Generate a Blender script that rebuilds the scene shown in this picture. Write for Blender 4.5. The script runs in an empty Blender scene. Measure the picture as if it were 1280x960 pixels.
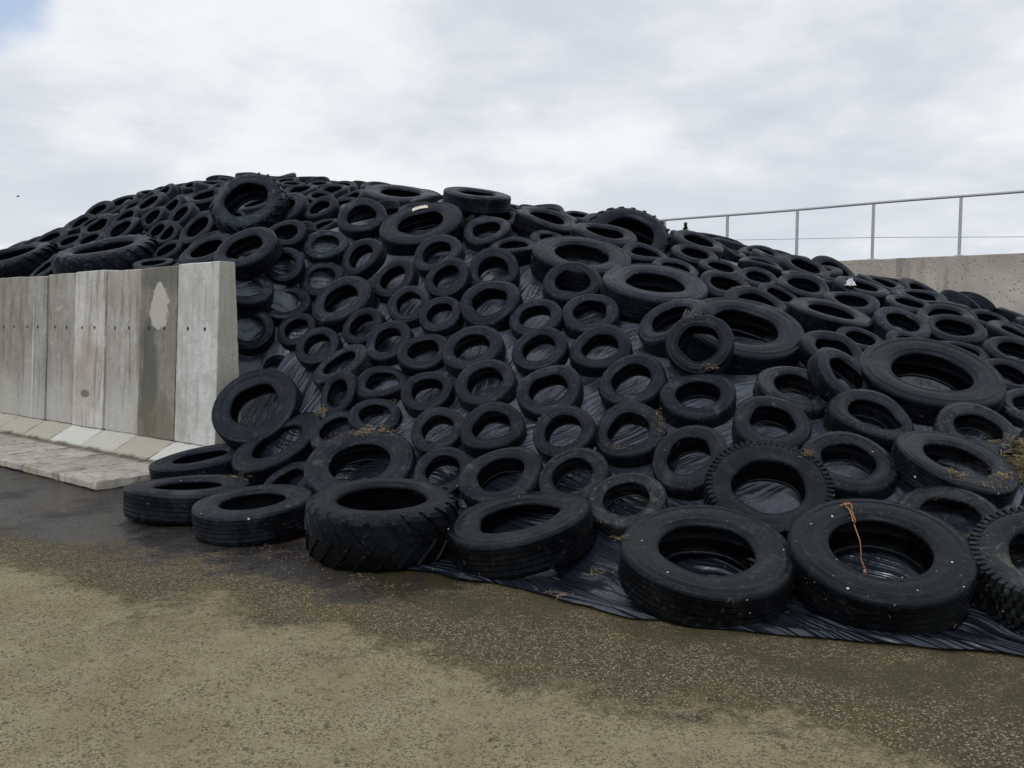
import math, random
import numpy as np

# ------------------------------------------------------------------ the place
F = 1107.0                       # focal length in photo pixels (photo 1280 wide)
PITCH = math.atan(80.0 / F)      # the camera looks a little down
CAM_H = 1.7
U = np.array((-0.7705, 0.637))   # along both clamp walls, away from the camera
V = np.array((0.637, 0.7705))    # across the clamp, from the panel wall to the far wall
WALL_U = 8.79                    # where the panel wall ends
FAR_V = 18.47                    # face of the far concrete wall

def ss(a, b, x):
    t = np.clip((x - a) / (b - a), 0, 1)
    return t * t * (3 - 2 * t)

def uv(x, y): return (x * U[0] + y * U[1], x * V[0] + y * V[1])
def xy(u, v): return (u * U[0] + v * V[0], u * U[1] + v * V[1])

RIDGE_U = [-30, -8, -3, 0.0, 2.0, 4.2, 6.2, 9.1, 11.5, 13.5, 15, 16.5, 18, 20.0, 22, 26, 30, 60]
RIDGE_Z = [0.05, 0.1, .3, .85, 1.46, 2.13, 2.72, 3.32, 3.74, 4.10, 4.42, 4.58, 4.45, 4.1, 3.7, 3.0, 2.2, .3]
TOE_U = [-30, -3, -1, .85, 1.96, 2.64, 3.48, 4.62, 5.5, 6.4, 7.6, 8.6, 8.9, 9.2, 60]
TOE_V = [5.9, 5.6, 5.4, 5.08, 4.55, 4.36, 4.32, 4.22, 4.3, 4.5, 4.85, 5.2, 5.8, 5.84, 5.84]
RIDGE_V = 10.8

def toe(u): return np.interp(u, TOE_U, TOE_V)

def height(u, v):
    """Height of the sheet over the ground, before its small folds."""
    u = np.asarray(u, float); v = np.asarray(v, float)
    H = np.interp(u, RIDGE_U, RIDGE_Z)
    H = (H + np.interp(u - .8, RIDGE_U, RIDGE_Z) + np.interp(u + .8, RIDGE_U, RIDGE_Z)) / 3
    vt = toe(u)
    vs = vt + .3 * ss(-1, 2, u) * (1 - ss(7, 8.6, u))
    t = np.clip((v - vs) / (RIDGE_V - vs), 0, 1)
    k = ss(5.2, 8.6, u)
    k2 = ss(8.9, 10.6, u)
    p = 1.6 + .8 * k - .95 * k2
    S = 1 - (1 - t) ** p
    zb = np.minimum(2.15 - .35 * k2, H * .6) * ss(8.7, 9.7, u)
    z = zb + (H - zb) * S
    Hw = np.minimum(H * .80, 2.5)
    z = np.where(v > 12.5, H + (Hw - H) * ss(12.5, FAR_V, v), z)
    return np.where(v < vt, 0.0, z)

CP, SP = math.cos(PITCH), math.sin(PITCH)
def ray(px, py):
    a, b = (px - 640) / F, -(py - 480) / F
    d = np.array((a, CP + b * SP, -SP + b * CP))
    return d                      # distance along it = depth along the optical axis

CAM = np.array((0, 0, CAM_H))
def project(p):
    q = np.asarray(p) - CAM
    dep = q[1] * CP - q[2] * SP
    up = q[1] * SP + q[2] * CP
    return 640 + F * q[0] / dep, 480 - F * up / dep, dep

def surf_normal(u, v, e=.25):
    hu = (height(u + e, v) - height(u - e, v)) / (2 * e)
    hv = (height(u, v + e) - height(u, v - e)) / (2 * e)
    n = np.array((*(-hu * U - hv * V), 1.0))
    return n / np.linalg.norm(n)

def hit(px, py, off):
    """Depth where the pixel's ray meets the sheet lifted by off."""
    d = ray(px, py)
    T = np.arange(2.5, 45, .02)
    P = CAM[None] + T[:, None] * d[None]
    u, v = uv(P[:, 0], P[:, 1])
    g = P[:, 2] - height(u, v) - off
    i = np.nonzero(g < 0)[0]
    if len(i) == 0:
        i = [int(np.argmin(g))]
    return T[i[0]]

def ellipse_pose(px, py, ratio, th):
    """Axis of a disc seen as an ellipse: ratio minor/major, major axis turned th degrees (right end up)."""
    d = ray(px, py); w = -d / np.linalg.norm(d)
    right = np.array((1.0, 0, 0)); up = np.array((0, SP, CP))
    right = right - w * right.dot(w); right /= np.linalg.norm(right)
    up = np.cross(w, right)
    t = math.radians(th)
    minor = -math.sin(t) * right + math.cos(t) * up
    phi = math.acos(min(1, max(0.03, ratio)))
    n = math.cos(phi) * w + math.sin(phi) * minor
    return n / np.linalg.norm(n)

# ------------------------------------------------------------------ the tyres seen in the photo
# centre of the facing side, long axis in photo pixels, minor/major, turn, kind, features
# kinds: c car, v van/wide car, t truck, a tractor, k knobbly
T = []
def ty(cx, cy, A, r, th, kind='c', **k): T.append(dict(cx=cx, cy=cy, A=A, r=r, th=th, kind=kind, **k))

# on the yard, along the foot of the heap
ty(235, 606, 147, .16, 3, 't', g=1, mark='flat tyre on the yard by the panel feet', label='wide smooth truck tyre lying flat on the wet yard beside the panel feet')
ty(316, 630, 145, .26, 8, 't', g=1, label='truck tyre lying flat on the yard between the panel-side flat tyre and the tractor tyre')
ty(482, 627, 192, .29, 2, 'a', g=1, var=2, mark='the yard tractor tyre', label='big worn lugged tractor tyre lying on the yard in the middle of the foot row')
ty(641, 653, 182, .33, 12, 't', g=1, mark='the leaning hem truck tyre', label='ribbed truck tyre leaning at the sheet edge beside the tractor tyre')
ty(884, 706, 214, .53, -8, 't', g=1, mark='the dusty foot truck tyre', label='big dusty truck tyre at the foot of the heap, without twine')
ty(1101, 702, 219, .58, -12, 't', g=1, mark='the twine tyre', label='largest smooth truck tyre at the foot, with orange twine hanging over it')
ty(1325, 705, 210, .58, -12, 'k', g=1, label='knobbly truck tyre at the foot, cut off by the picture edge')
# second row
ty(250, 577, 118, .2, 12, 't', g=1, end=1, label='dark truck tyre half buried behind the flat yard tyre, against the panel foot')
ty(317, 505, 110, .88, 25, 't', sink=.02, end=1, mark='the wall-end tyre', label='big dark tyre standing tilted against the end of the panel wall')
ty(335, 554, 124, .37, 31, 't', end=1, label='truck tyre tipped steeply below the tyre that leans at the wall end')
ty(354, 590, 80, .45, 34, 'c', label='small tyre tipped on edge just above the second flat yard tyre')
ty(449, 575, 138, .6, 12, 't', mark='the straw-topped tyre', label='wide tyre with dry straw and mud on its upper rim, above the tractor tyre')
ty(409, 536, 70, .5, 32); ty(468, 517, 66, .66, 10); ty(420, 491, 62, .6, 62)
ty(424, 451, 76, .4, 33, 'c', tone=2.6, mark='the pale-walled tyre', label='small tyre with a pale grey worn sidewall, tipped steeply')
ty(396, 431, 58, .74, 30); ty(478, 475, 71, .52, 8); ty(533, 486, 68, .7, 20); ty(605, 475, 80, .68, 20)
ty(546, 535, 71, .76, 25); ty(614, 531, 83, .7, 16); ty(553, 586, 72, .76, 15)
ty(624, 590, 104, .68, 20, 'v', mark='the wide car tyre', label='wide car tyre touching the top of the leaning truck tyre')
ty(717, 597, 92, .74, 25)
ty(777, 619, 97, .72, 10, 'c', tone=2.0, mark='the pale low tyre', label='car tyre with a pale muddy rim low on the bare sheet')
ty(704, 537, 80, .82, 30); ty(685, 484, 84, .74, 18); ty(673, 434, 70, .8, 25); ty(749, 432, 79, .68, 12)
ty(788, 473, 86, .72, 20); ty(785, 536, 90, .77, 15, 'c', mark='the straw-flecked tyre', label='car tyre flecked with pale straw down one side')
ty(872, 490, 94, .6, 0); ty(860, 567, 106, .66, 18, 'v', e=.12, label='oval squashed tyre beside the knobbly tyre')
ty(965, 603, 144, .73, -8, 'k', mark='the knobbly tyre', label='big knobbly treaded tyre holding a dull grey patch of sheet in its hole')
ty(966, 524, 104, .58, -10, 'v', e=.1); ty(996, 481, 97, .52, -18, 'v')
ty(1071, 576, 117, .63, -15, 'v'); ty(1092, 516, 105, .52, -18, 'v', e=-.16, label='buckled tyre with a folded-in bead under the large smooth truck tyre')
ty(1209, 535, 102, .57, -18, 'v'); ty(1192, 577, 148, .38, -24, 't', label='steeply tipped long tyre with straw on its lip beside the dry grass')
ty(1186, 632, 127, .55, -12, 'v', label='tyre with one white chip on its rim, above the knobbly edge tyre')
# middle band
ty(317, 405, 62, .85, 10); ty(355, 376, 64, .46, 18); ty(304, 356, 78, .6, -5, 'c'); ty(304, 307, 82, .5, 28, 'v')
ty(354, 329, 50, .82, 30); ty(363, 291, 50, .6, 12); ty(397, 344, 57, .7, 25); ty(402, 306, 58, .6, 10)
ty(450, 319, 58, .88, 70, 'c', tone=.6); ty(424, 372, 82, .56, 35, 'v'); ty(370, 410, 52, .7, 30); ty(451, 406, 56, .68, 45)
ty(490, 346, 60, .64, 38); ty(510, 378, 56, .78, 30); ty(485, 426, 62, .7, 33); ty(530, 435, 68, .62, 15)
ty(586, 432, 79, .66, 22, 'c', tone=1.5); ty(557, 345, 60, .72, 32); ty(558, 389, 58, .7, 28); ty(614, 377, 78, .7, 22)
ty(616, 335, 74, .62, 5, 'v', e=-.14, mark='the squashed bright-holed tyre', label='squashed tyre with a bright patch of sheet in its hole')
ty(665, 391, 66, .7, 18); ty(732, 388, 75, .62, 8)
ty(717, 347, 75, .64, 0); ty(545, 314, 65, .6, 25); ty(610, 286, 62, .52, 12); ty(646, 302, 62, .27, 2)
ty(729, 314, 122, .35, -8, 't', mark='the high flat truck tyre', label='truck tyre lying flat high on the slope below the upright tractor tyre')
ty(525, 276, 104, .44, 14, 't', mark='the tagged tyre', label='truck tyre near the crest with a pale tag on its upper rim')
ty(451, 268, 63, .64, 15); ty(399, 258, 45, .72, 60); ty(350, 260, 88, .4, 32, 'v')
ty(307, 247, 96, .66, 22, 'a', lift=.02, mark='the crest tractor tyre', label='lugged tractor tyre tilted up on the crest above the panel wall')
ty(242, 285, 58, .42, 42); ty(257, 309, 86, .36, 24, 'v'); ty(129, 306, 140, .15, 12, 'a', mark='the edge-on tractor tyre', label='long lugged tractor tyre seen edge-on just above the panel wall')
ty(14, 315, 104, .16, 16, 'a', mark='the low-end tractor tyre', label='lugged tractor tyre at the low end of the heap, cut by the picture edge')
ty(152, 284, 50, .38, 36); ty(186, 272, 38, .48, 48); ty(198, 287, 34, .42, 42); ty(207, 291, 38, .38, 44, 'c', tone=1.6); ty(214, 256, 36, .42, 48)
ty(224, 267, 42, .42, 48); ty(231, 231, 34, .16, 0, 'v'); ty(265, 228, 46, .14, -3, 'v'); ty(256, 243, 52, .3, 18); ty(186, 240, 28, .2, 4)
ty(203, 240, 34, .3, 40); ty(180, 255, 56, .28, 32, 'c', tone=1.5); ty(150, 252, 50, .28, 20); ty(121, 263, 44, .32, 32); ty(94, 280, 40, .3, 30)
ty(121, 281, 46, .38, 32); ty(68, 293, 46, .28, 25); ty(76, 304, 40, .32, 25); ty(112, 297, 42, .3, 24); ty(162, 267, 42, .35, 36)
ty(206, 308, 44, .36, 30); ty(192, 327, 52, .2, 8, 'c', tone=1.6)
# crest
ty(368, 229, 38, .16, -2); ty(394, 229, 30, .2, 5); ty(379, 236, 44, .3, 14); ty(410, 236, 42, .3, 12); ty(426, 231, 40, .24, 8); ty(438, 246, 42, .36, 26)
ty(501, 239, 92, .2, -4, 't', label='truck tyre lying flat on the crest above the tagged tyre'); ty(474, 231, 46, .18, -4, 'v')
ty(597, 240, 84, .13, -6, 't', lift=.22, mark='the topmost tyre', label='truck tyre lying level on top of another at the crest'); ty(588, 253, 82, .13, -4, 't', label='truck tyre under the topmost stacked one at the crest')
ty(630, 268, 58, .34, -10); ty(682, 272, 86, .24, -14, 'v'); ty(690, 263, 38, .25, -8); ty(722, 268, 42, .22, -6)
ty(787, 291, 112, .64, -10, 'a', back=1.2, mark='the upright tractor tyre', label='upright lugged tractor tyre standing on the crest near the railing')
ty(798, 311, 64, .28, -12); ty(821, 350, 131, .33, -8, 't', mark='the broad flat truck tyre', label='broad truck tyre lying flat below the upright tractor tyre')
ty(837, 396, 94, .42, 30, 'v', lift=.1, label='tyre tipped on edge and speckled white, wedged beside the dark facing tyre')
ty(874, 427, 84, .9, 10, 'c', tone=.7, lift=.12, mark='the dark facing tyre', label='dark tyre propped up to face the yard below the big smooth tyre')
ty(931, 404, 150, .46, -14, 't', mark='the big half-hidden tyre', label='very large truck tyre with fine block tread behind the dark facing tyre')
ty(897, 353, 68, .42, -14); ty(957, 380, 83, .43, -20, 'v'); ty(869, 315, 60, .33, -14); ty(904, 333, 54, .32, -15); ty(845, 333, 60, .35, -15)
ty(949, 345, 46, .4, -15); ty(1005, 356, 68, .38, -15); ty(952, 314, 56, .22, -12); ty(1008, 331, 64, .3, -22); ty(870, 299, 70, .26, -18)
ty(980, 366, 58, .34, -22); ty(1043, 386, 102, .22, -16, 't', label='truck tyre showing mostly its tread band, above the large smooth truck tyre')
ty(1055, 376, 70, .33, -12); ty(1043, 434, 82, .5, -25, 'v'); ty(1060, 465, 90, .48, -45, 'v', lift=.05, label='tyre tipped up on edge under a ring of another tyre')
ty(1168, 463, 170, .46, -15, 't', mark='the large smooth tyre', label='large smooth truck tyre on the railing-side slope with straw in its rim')
ty(1122, 402, 72, .43, -22); ty(1188, 407, 75, .43, -14); ty(1256, 436, 72, .45, -20); ty(1204, 434, 62, .32, -18); ty(1136, 376, 60, .26, -15)
ty(1083, 357, 70, .22, -16); ty(1152, 368, 62, .25, -12); ty(1187, 389, 56, .3, -15); ty(1236, 397, 54, .32, -16); ty(1264, 410, 52, .32, -16)
ty(1262, 466, 72, .46, -25); ty(1272, 500, 74, .5, -20); ty(1083, 419, 60, .36, -20); ty(1146, 424, 60, .36, -18); ty(702, 290, 56, .3, -14); ty(750, 292, 84, .26, -12, 'v')
ty(580, 266, 46, .3, -4); ty(655, 345, 50, .4, 0) if False else None
ty(424, 345, 40, .6, 25) if False else None

WFAC = dict(c=.32, v=.31, t=.26, a=.36, k=.31)
DMIN = dict(c=.50, v=.56, t=.80, a=.95, k=.85)
DMAX = dict(c=.72, v=.86, t=1.2, a=1.6, k=1.1)

def place(t):
    """Where the tyre stands: its middle, its axis, its diameter."""
    n = ellipse_pose(t['cx'], t['cy'], t['r'], t['th'])
    w = .18
    for _ in range(4):
        off = (w * .93 / max(.5, n[2]) if not t.get('g') else w * n[2] * .95) + t.get('lift', 0) - t.get('sink', 0)
        dep = hit(t['cx'], t['cy'], off)
        D = t['A'] * dep / F * 1.025
        D = min(max(D, DMIN[t['kind']]), DMAX[t['kind']])
        w = D * WFAC[t['kind']]
    dep += t.get('back', 0)
    dw = t['A'] * dep / F * 1.025; w *= dep / (dep - t.get('back', 0))
    # keep the size in the picture: a clamped diameter moves the tyre along the sheet's ray only a little
    face0 = CAM + ray(t['cx'], t['cy']) * dep
    u, v = uv(face0[0], face0[1])
    if not t.get('back') and (not t.get('lift') and v > 6.6 or u < 8.3):
        sn = surf_normal(u, v)
        a = math.acos(min(1, n.dot(sn))); cap = math.radians(24 if not t.get('lift') else 60)
        if a > cap:
            s = cap / a
            n = (math.sin((1 - s) * a) * sn + math.sin(s * a) * n) / math.sin(a)
    k = 1.0
    for _ in range(60):                            # behind the panel wall: stay clear of it
        face = CAM + ray(t['cx'], t['cy']) * dep * k
        c = face - n * w * k * .5
        a = n[:2].dot(V); ext = k * (dw * .5 * math.sqrt(max(0, 1 - a * a)) + w * .5 * abs(a))
        u, v = uv(c[0], c[1])
        b = n[:2].dot(U); eu = k * (dw * .5 * math.sqrt(max(0, 1 - b * b)) + w * .5 * abs(b))
        if t.get('end') or u + eu < WALL_U - .02 or v - ext > 5.77: break
        k += .008
    dw *= k; dep *= k; w *= k
    return c, n, dw, dep, w
# ------------------------------------------------------------------ materials
import bpy, bmesh
from mathutils import Vector, Matrix, noise as mnoise
R = random.Random(7)
NR = np.random.default_rng(11)
scene = bpy.context.scene
COL = scene.collection

class NT:
    """A small hand for writing node trees."""
    def __init__(s, name):
        s.m = bpy.data.materials.new(name); s.m.use_nodes = True
        s.t = s.m.node_tree; s.t.nodes.clear()
        s.out = s.n('ShaderNodeOutputMaterial'); s.b = s.n('ShaderNodeBsdfPrincipled')
        s.link(s.b.outputs[0], s.out.inputs[0])
    def n(s, kind, **k):
        x = s.t.nodes.new(kind)
        for a, v in k.items(): setattr(x, a, v)
        return x
    def link(s, a, b): s.t.links.new(a, b)
    def put(s, sock, v):
        if isinstance(v, bpy.types.NodeSocket): s.link(v, sock)
        else: sock.default_value = v
    def coord(s, which='Object'): return s.n('ShaderNodeTexCoord').outputs[which]
    def mapping(s, vec, scale=(1, 1, 1), rot=(0, 0, 0), loc=(0, 0, 0)):
        m = s.n('ShaderNodeMapping'); s.link(vec, m.inputs[0])
        m.inputs['Scale'].default_value = scale; m.inputs['Rotation'].default_value = rot; s.put(m.inputs['Location'], loc)
        return m.outputs[0]
    def noise(s, vec, scale, detail=4, rough=.55, dist=0, what='Fac'):
        x = s.n('ShaderNodeTexNoise'); s.link(vec, x.inputs['Vector'])
        x.inputs['Scale'].default_value = scale; x.inputs['Detail'].default_value = detail
        x.inputs['Roughness'].default_value = rough; x.inputs['Distortion'].default_value = dist
        return x.outputs[what]
    def vor(s, vec, scale, feature='F1', what='Distance', rnd=1):
        x = s.n('ShaderNodeTexVoronoi', feature=feature); s.link(vec, x.inputs['Vector'])
        x.inputs['Scale'].default_value = scale; x.inputs['Randomness'].default_value = rnd
        return x.outputs[what]
    def ramp(s, fac, *stops, interp='LINEAR'):
        x = s.n('ShaderNodeValToRGB'); s.link(fac, x.inputs[0]); e = x.color_ramp.elements
        x.color_ramp.interpolation = interp
        while len(e) < len(stops): e.new(.5)
        for el, (p, c) in zip(e, stops):
            el.position = p; el.color = c if isinstance(c, tuple) and len(c) == 4 else ((*c, 1) if isinstance(c, tuple) else (c, c, c, 1))
        return x.outputs[0]
    def mix(s, f, a, b, blend='MIX'):
        x = s.n('ShaderNodeMix', data_type='RGBA', blend_type=blend)
        for sock, v in ((x.inputs[0], f), (x.inputs[6], a), (x.inputs[7], b)):
            s.put(sock, (*v, 1) if isinstance(v, tuple) and len(v) == 3 else v)
        return x.outputs[2]
    def math(s, op, a, b=0, c=0, clamp=False):
        x = s.n('ShaderNodeMath', operation=op, use_clamp=clamp)
        s.put(x.inputs[0], a); s.put(x.inputs[1], b); s.put(x.inputs[2], c)
        return x.outputs[0]
    def rng(s, v, a, b, c=0, d=1):
        x = s.n('ShaderNodeMapRange', interpolation_type='SMOOTHSTEP'); s.put(x.inputs[0], v)
        for i, q in enumerate((a, b, c, d)): x.inputs[i + 1].default_value = q
        return x.outputs[0]
    def bump(s, h, strength=.5, dist=.01, normal=None):
        x = s.n('ShaderNodeBump'); s.link(h, x.inputs['Height'])
        x.inputs['Strength'].default_value = strength; x.inputs['Distance'].default_value = dist
        if normal is not None: s.link(normal, x.inputs['Normal'])
        return x.outputs[0]
    def sep(s, vec):
        x = s.n('ShaderNodeSeparateXYZ'); s.link(vec, x.inputs[0]); return x.outputs
    def done(s, color=None, rough=None, normal=None, spec=None):
        if color is not None: s.put(s.b.inputs['Base Color'], (*color, 1) if isinstance(color, tuple) else color)
        if rough is not None: s.put(s.b.inputs['Roughness'], rough)
        if normal is not None: s.link(normal, s.b.inputs['Normal'])
        if spec is not None: s.put(s.b.inputs['Specular IOR Level'], spec)
        return s.m

def rubber(name, dusty, base=.02):
    t = NT(name)
    oi = t.n('ShaderNodeObjectInfo')
    add = t.n('ShaderNodeVectorMath', operation='ADD'); t.link(t.coord(), add.inputs[0]); t.link(oi.outputs['Location'], add.inputs[1])
    P = add.outputs[0]
    patch = t.noise(P, 3.5, 5, .6, .4)
    fine = t.noise(P, 38, 3, .65)
    scuff = t.noise(t.mapping(P, (9, 9, 9)), 1.6, 6, .75, 1.2)
    c = t.mix(t.rng(patch, .35, .7), (base * .7, base * .75, base * .85), (base * 1.5, base * 1.5, base * 1.5))
    c = t.mix(t.math('MULTIPLY', t.rng(patch, .48, .66), dusty), c, (.034, .034, .032))
    c = t.mix(t.math('MULTIPLY', t.rng(scuff, .54, .70), .45 + dusty * .5), c, (.095, .093, .085))
    mud = t.rng(t.noise(P, 1.7, 6, .7, .8), .56, .68)
    c = t.mix(t.math('MULTIPLY', mud, dusty * 1.3), c, (.085, .073, .052))
    c = t.mix(t.rng(fine, .70, .78, 0, .5), c, (.14, .135, .12))
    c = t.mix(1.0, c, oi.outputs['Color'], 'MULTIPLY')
    t.b.inputs['Specular Tint'].default_value = (.66, .82, 1, 1)
    h = t.math('ADD', t.math('MULTIPLY', fine, .5), scuff)
    if 'sidewall' in name:                         # raised moulding round the wall, and dried splashes
        q = t.sep(t.coord()); ang = t.math('ARCTAN2', q[1], q[0])
        rad = t.math('SQRT', t.math('ADD', t.math('MULTIPLY', q[0], q[0]), t.math('MULTIPLY', q[1], q[1])))
        cx = t.n('ShaderNodeCombineXYZ'); t.link(t.math('MULTIPLY', ang, 11), cx.inputs[0]); t.link(t.math('MULTIPLY', rad, 70), cx.inputs[1]); t.link(oi.outputs['Location'], cx.inputs[2])
        let = t.rng(t.noise(cx.outputs[0], 1.6, 1.5, .5), .5, .56)
        arc = t.rng(t.noise(t.mapping(P, (1, 1, 1)), 2.2, 1), .47, .53)
        band = t.math('MULTIPLY', t.rng(rad, .362, .366), t.rng(rad, .405, .401))
        h = t.math('ADD', h, t.math('MULTIPLY', t.math('MULTIPLY', let, band), t.math('MULTIPLY', arc, 2.6)))
    return t.done(c, t.rng(patch, .3, .75, .38, .58), t.bump(h, .55, .007), .24)

M = {}
M['sidewall'] = rubber('sidewall_rubber', .42, .0045)
M['tread'] = rubber('tread_rubber', .2, .003)
M['bead'] = rubber('bead_rubber', .2, .0035)

def mat_plastic():
    t = NT('black_sheet')
    P = t.coord('UV')                       # metres along and across the clamp
    s = t.sep(P)
    wob = t.n('ShaderNodeVectorMath', operation='ADD')
    sc = t.n('ShaderNodeVectorMath', operation='SCALE'); t.link(t.noise(P, .9, 2, .5, 0, 'Color'), sc.inputs[0]); sc.inputs['Scale'].default_value = .5
    t.link(P, wob.inputs[0]); t.link(sc.outputs[0], wob.inputs[1]); W = wob.outputs[0]
    def ridges(rot, sx, sy, d):
        n = t.noise(t.mapping(t.mapping(W, (1, 1, 1), (0, 0, math.radians(rot))), (sx, sy, 1)), 1.0, 2.0, .45, d)
        return t.math('SUBTRACT', 1, t.math('MULTIPLY', t.math('ABSOLUTE', t.math('SUBTRACT', n, .5)), 5), clamp=True)
    down = t.math('POWER', ridges(14, 8, .5, .1), 3.0)
    down2 = t.math('POWER', ridges(-24, 10, .7, .15), 3.0)
    along = t.math('POWER', ridges(86, 15, .45, .12), 2.0)
    pick = t.rng(t.noise(P, .35, 1), .42, .58)
    body = t.math('ADD', t.math('MULTIPLY', down, t.math('SUBTRACT', 1.15, pick)), t.math('MULTIPLY', down2, pick))
    foot = t.rng(s[1], 5.2, 5.9)            # near the yard the folds run along the hem
    h = t.math('ADD', t.math('MULTIPLY', body, foot), t.math('MULTIPLY', t.math('MULTIPLY', along, 2.6), t.math('SUBTRACT', 1, foot)))
    slack = t.noise(P, 3.2, 3, .55, .4)
    h = t.math('ADD', h, t.math('MULTIPLY', slack, 1.4))
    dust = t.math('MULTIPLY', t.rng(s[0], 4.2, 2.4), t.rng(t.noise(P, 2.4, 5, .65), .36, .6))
    dust = t.math('MAXIMUM', dust, t.rng(t.noise(P, 1.1, 6, .7), .42, .64, .08, .75))  # sky reflection painted into the colour as blue-grey patches, over the real dust
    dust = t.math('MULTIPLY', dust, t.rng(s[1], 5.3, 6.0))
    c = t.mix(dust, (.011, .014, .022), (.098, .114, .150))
    t.b.inputs['Specular Tint'].default_value = (.80, .89, 1, 1)
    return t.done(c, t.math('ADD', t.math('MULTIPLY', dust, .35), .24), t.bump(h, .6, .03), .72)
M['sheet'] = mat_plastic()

def mat_concrete(name, base, var=(.72, .70, .655), stain=(.10, .095, .08), amount=.4, extra=None, bumpy=.4, seed=0.0):
    t = NT(name)
    P = t.mapping(t.coord(), (1, 1, 1), (0, 0, 0), (seed, seed * 1.7, 0))
    cloud = t.noise(P, 2.2, 6, .62, .3)
    streak = t.noise(t.mapping(P, (7, 7, .7)), 1.3, 4, .6, .5)
    grain = t.noise(P, 90, 3, .7)
    pits = t.vor(P, 55)
    c = t.mix(t.rng(cloud, .3, .72), tuple(b * v for b, v in zip(base, var)), base)
    c = t.mix(t.math('MULTIPLY', t.rng(streak, .46, .68), amount * 1.25), c, stain)
    run = t.noise(t.mapping(P, (13, 13, .45)), 1.0, 4, .65, .3)
    c = t.mix(t.math('MULTIPLY', t.rng(run, .56, .72), .3), c, tuple(min(.8, b * 1.4) for b in base))
    mott = t.noise(P, 11, 6, .72, .8)
    c = t.mix(t.rng(mott, .44, .66, 0, .38), c, tuple(b * .45 for b in base))
    c = t.mix(t.rng(t.noise(P, 4.5, 6, .7, 1.5), .55, .72, 0, .4), c, tuple(min(.75, b * 1.35) for b in base))
    if extra: c = extra(t, c)
    c = t.mix(t.rng(grain, .35, .7, .28, 0), c, (.05, .048, .042))
    pit = t.math('MULTIPLY', t.rng(pits, .10, .2, 1, 0), t.rng(t.noise(P, 9, 2), .5, .62))
    c = t.mix(t.math('MULTIPLY', pit, .7), c, (.04, .038, .035))
    h = t.math('SUBTRACT', t.math('ADD', t.math('MULTIPLY', grain, .35), t.math('MULTIPLY', cloud, .6)), pit)
    return t.done(c, .88, t.bump(h, bumpy, .012), .25)

def spot(t, at, size, soft=.25, wobble=.5, freq=6):
    """A stain with a ragged outline round a point of the panel (local metres)."""
    P = t.coord(); s = t.sep(P)
    dx = t.math('DIVIDE', t.math('SUBTRACT', s[0], at[0]), size[0])
    dz = t.math('DIVIDE', t.math('SUBTRACT', s[2], at[1]), size[1])
    d = t.math('SQRT', t.math('ADD', t.math('MULTIPLY', dx, dx), t.math('MULTIPLY', dz, dz)))
    d = t.math('ADD', d, t.math('MULTIPLY', t.math('SUBTRACT', t.noise(P, freq, 4, .6), .5), wobble))
    return t.rng(d, 1 - soft, 1 + soft, 1, 0)

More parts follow.
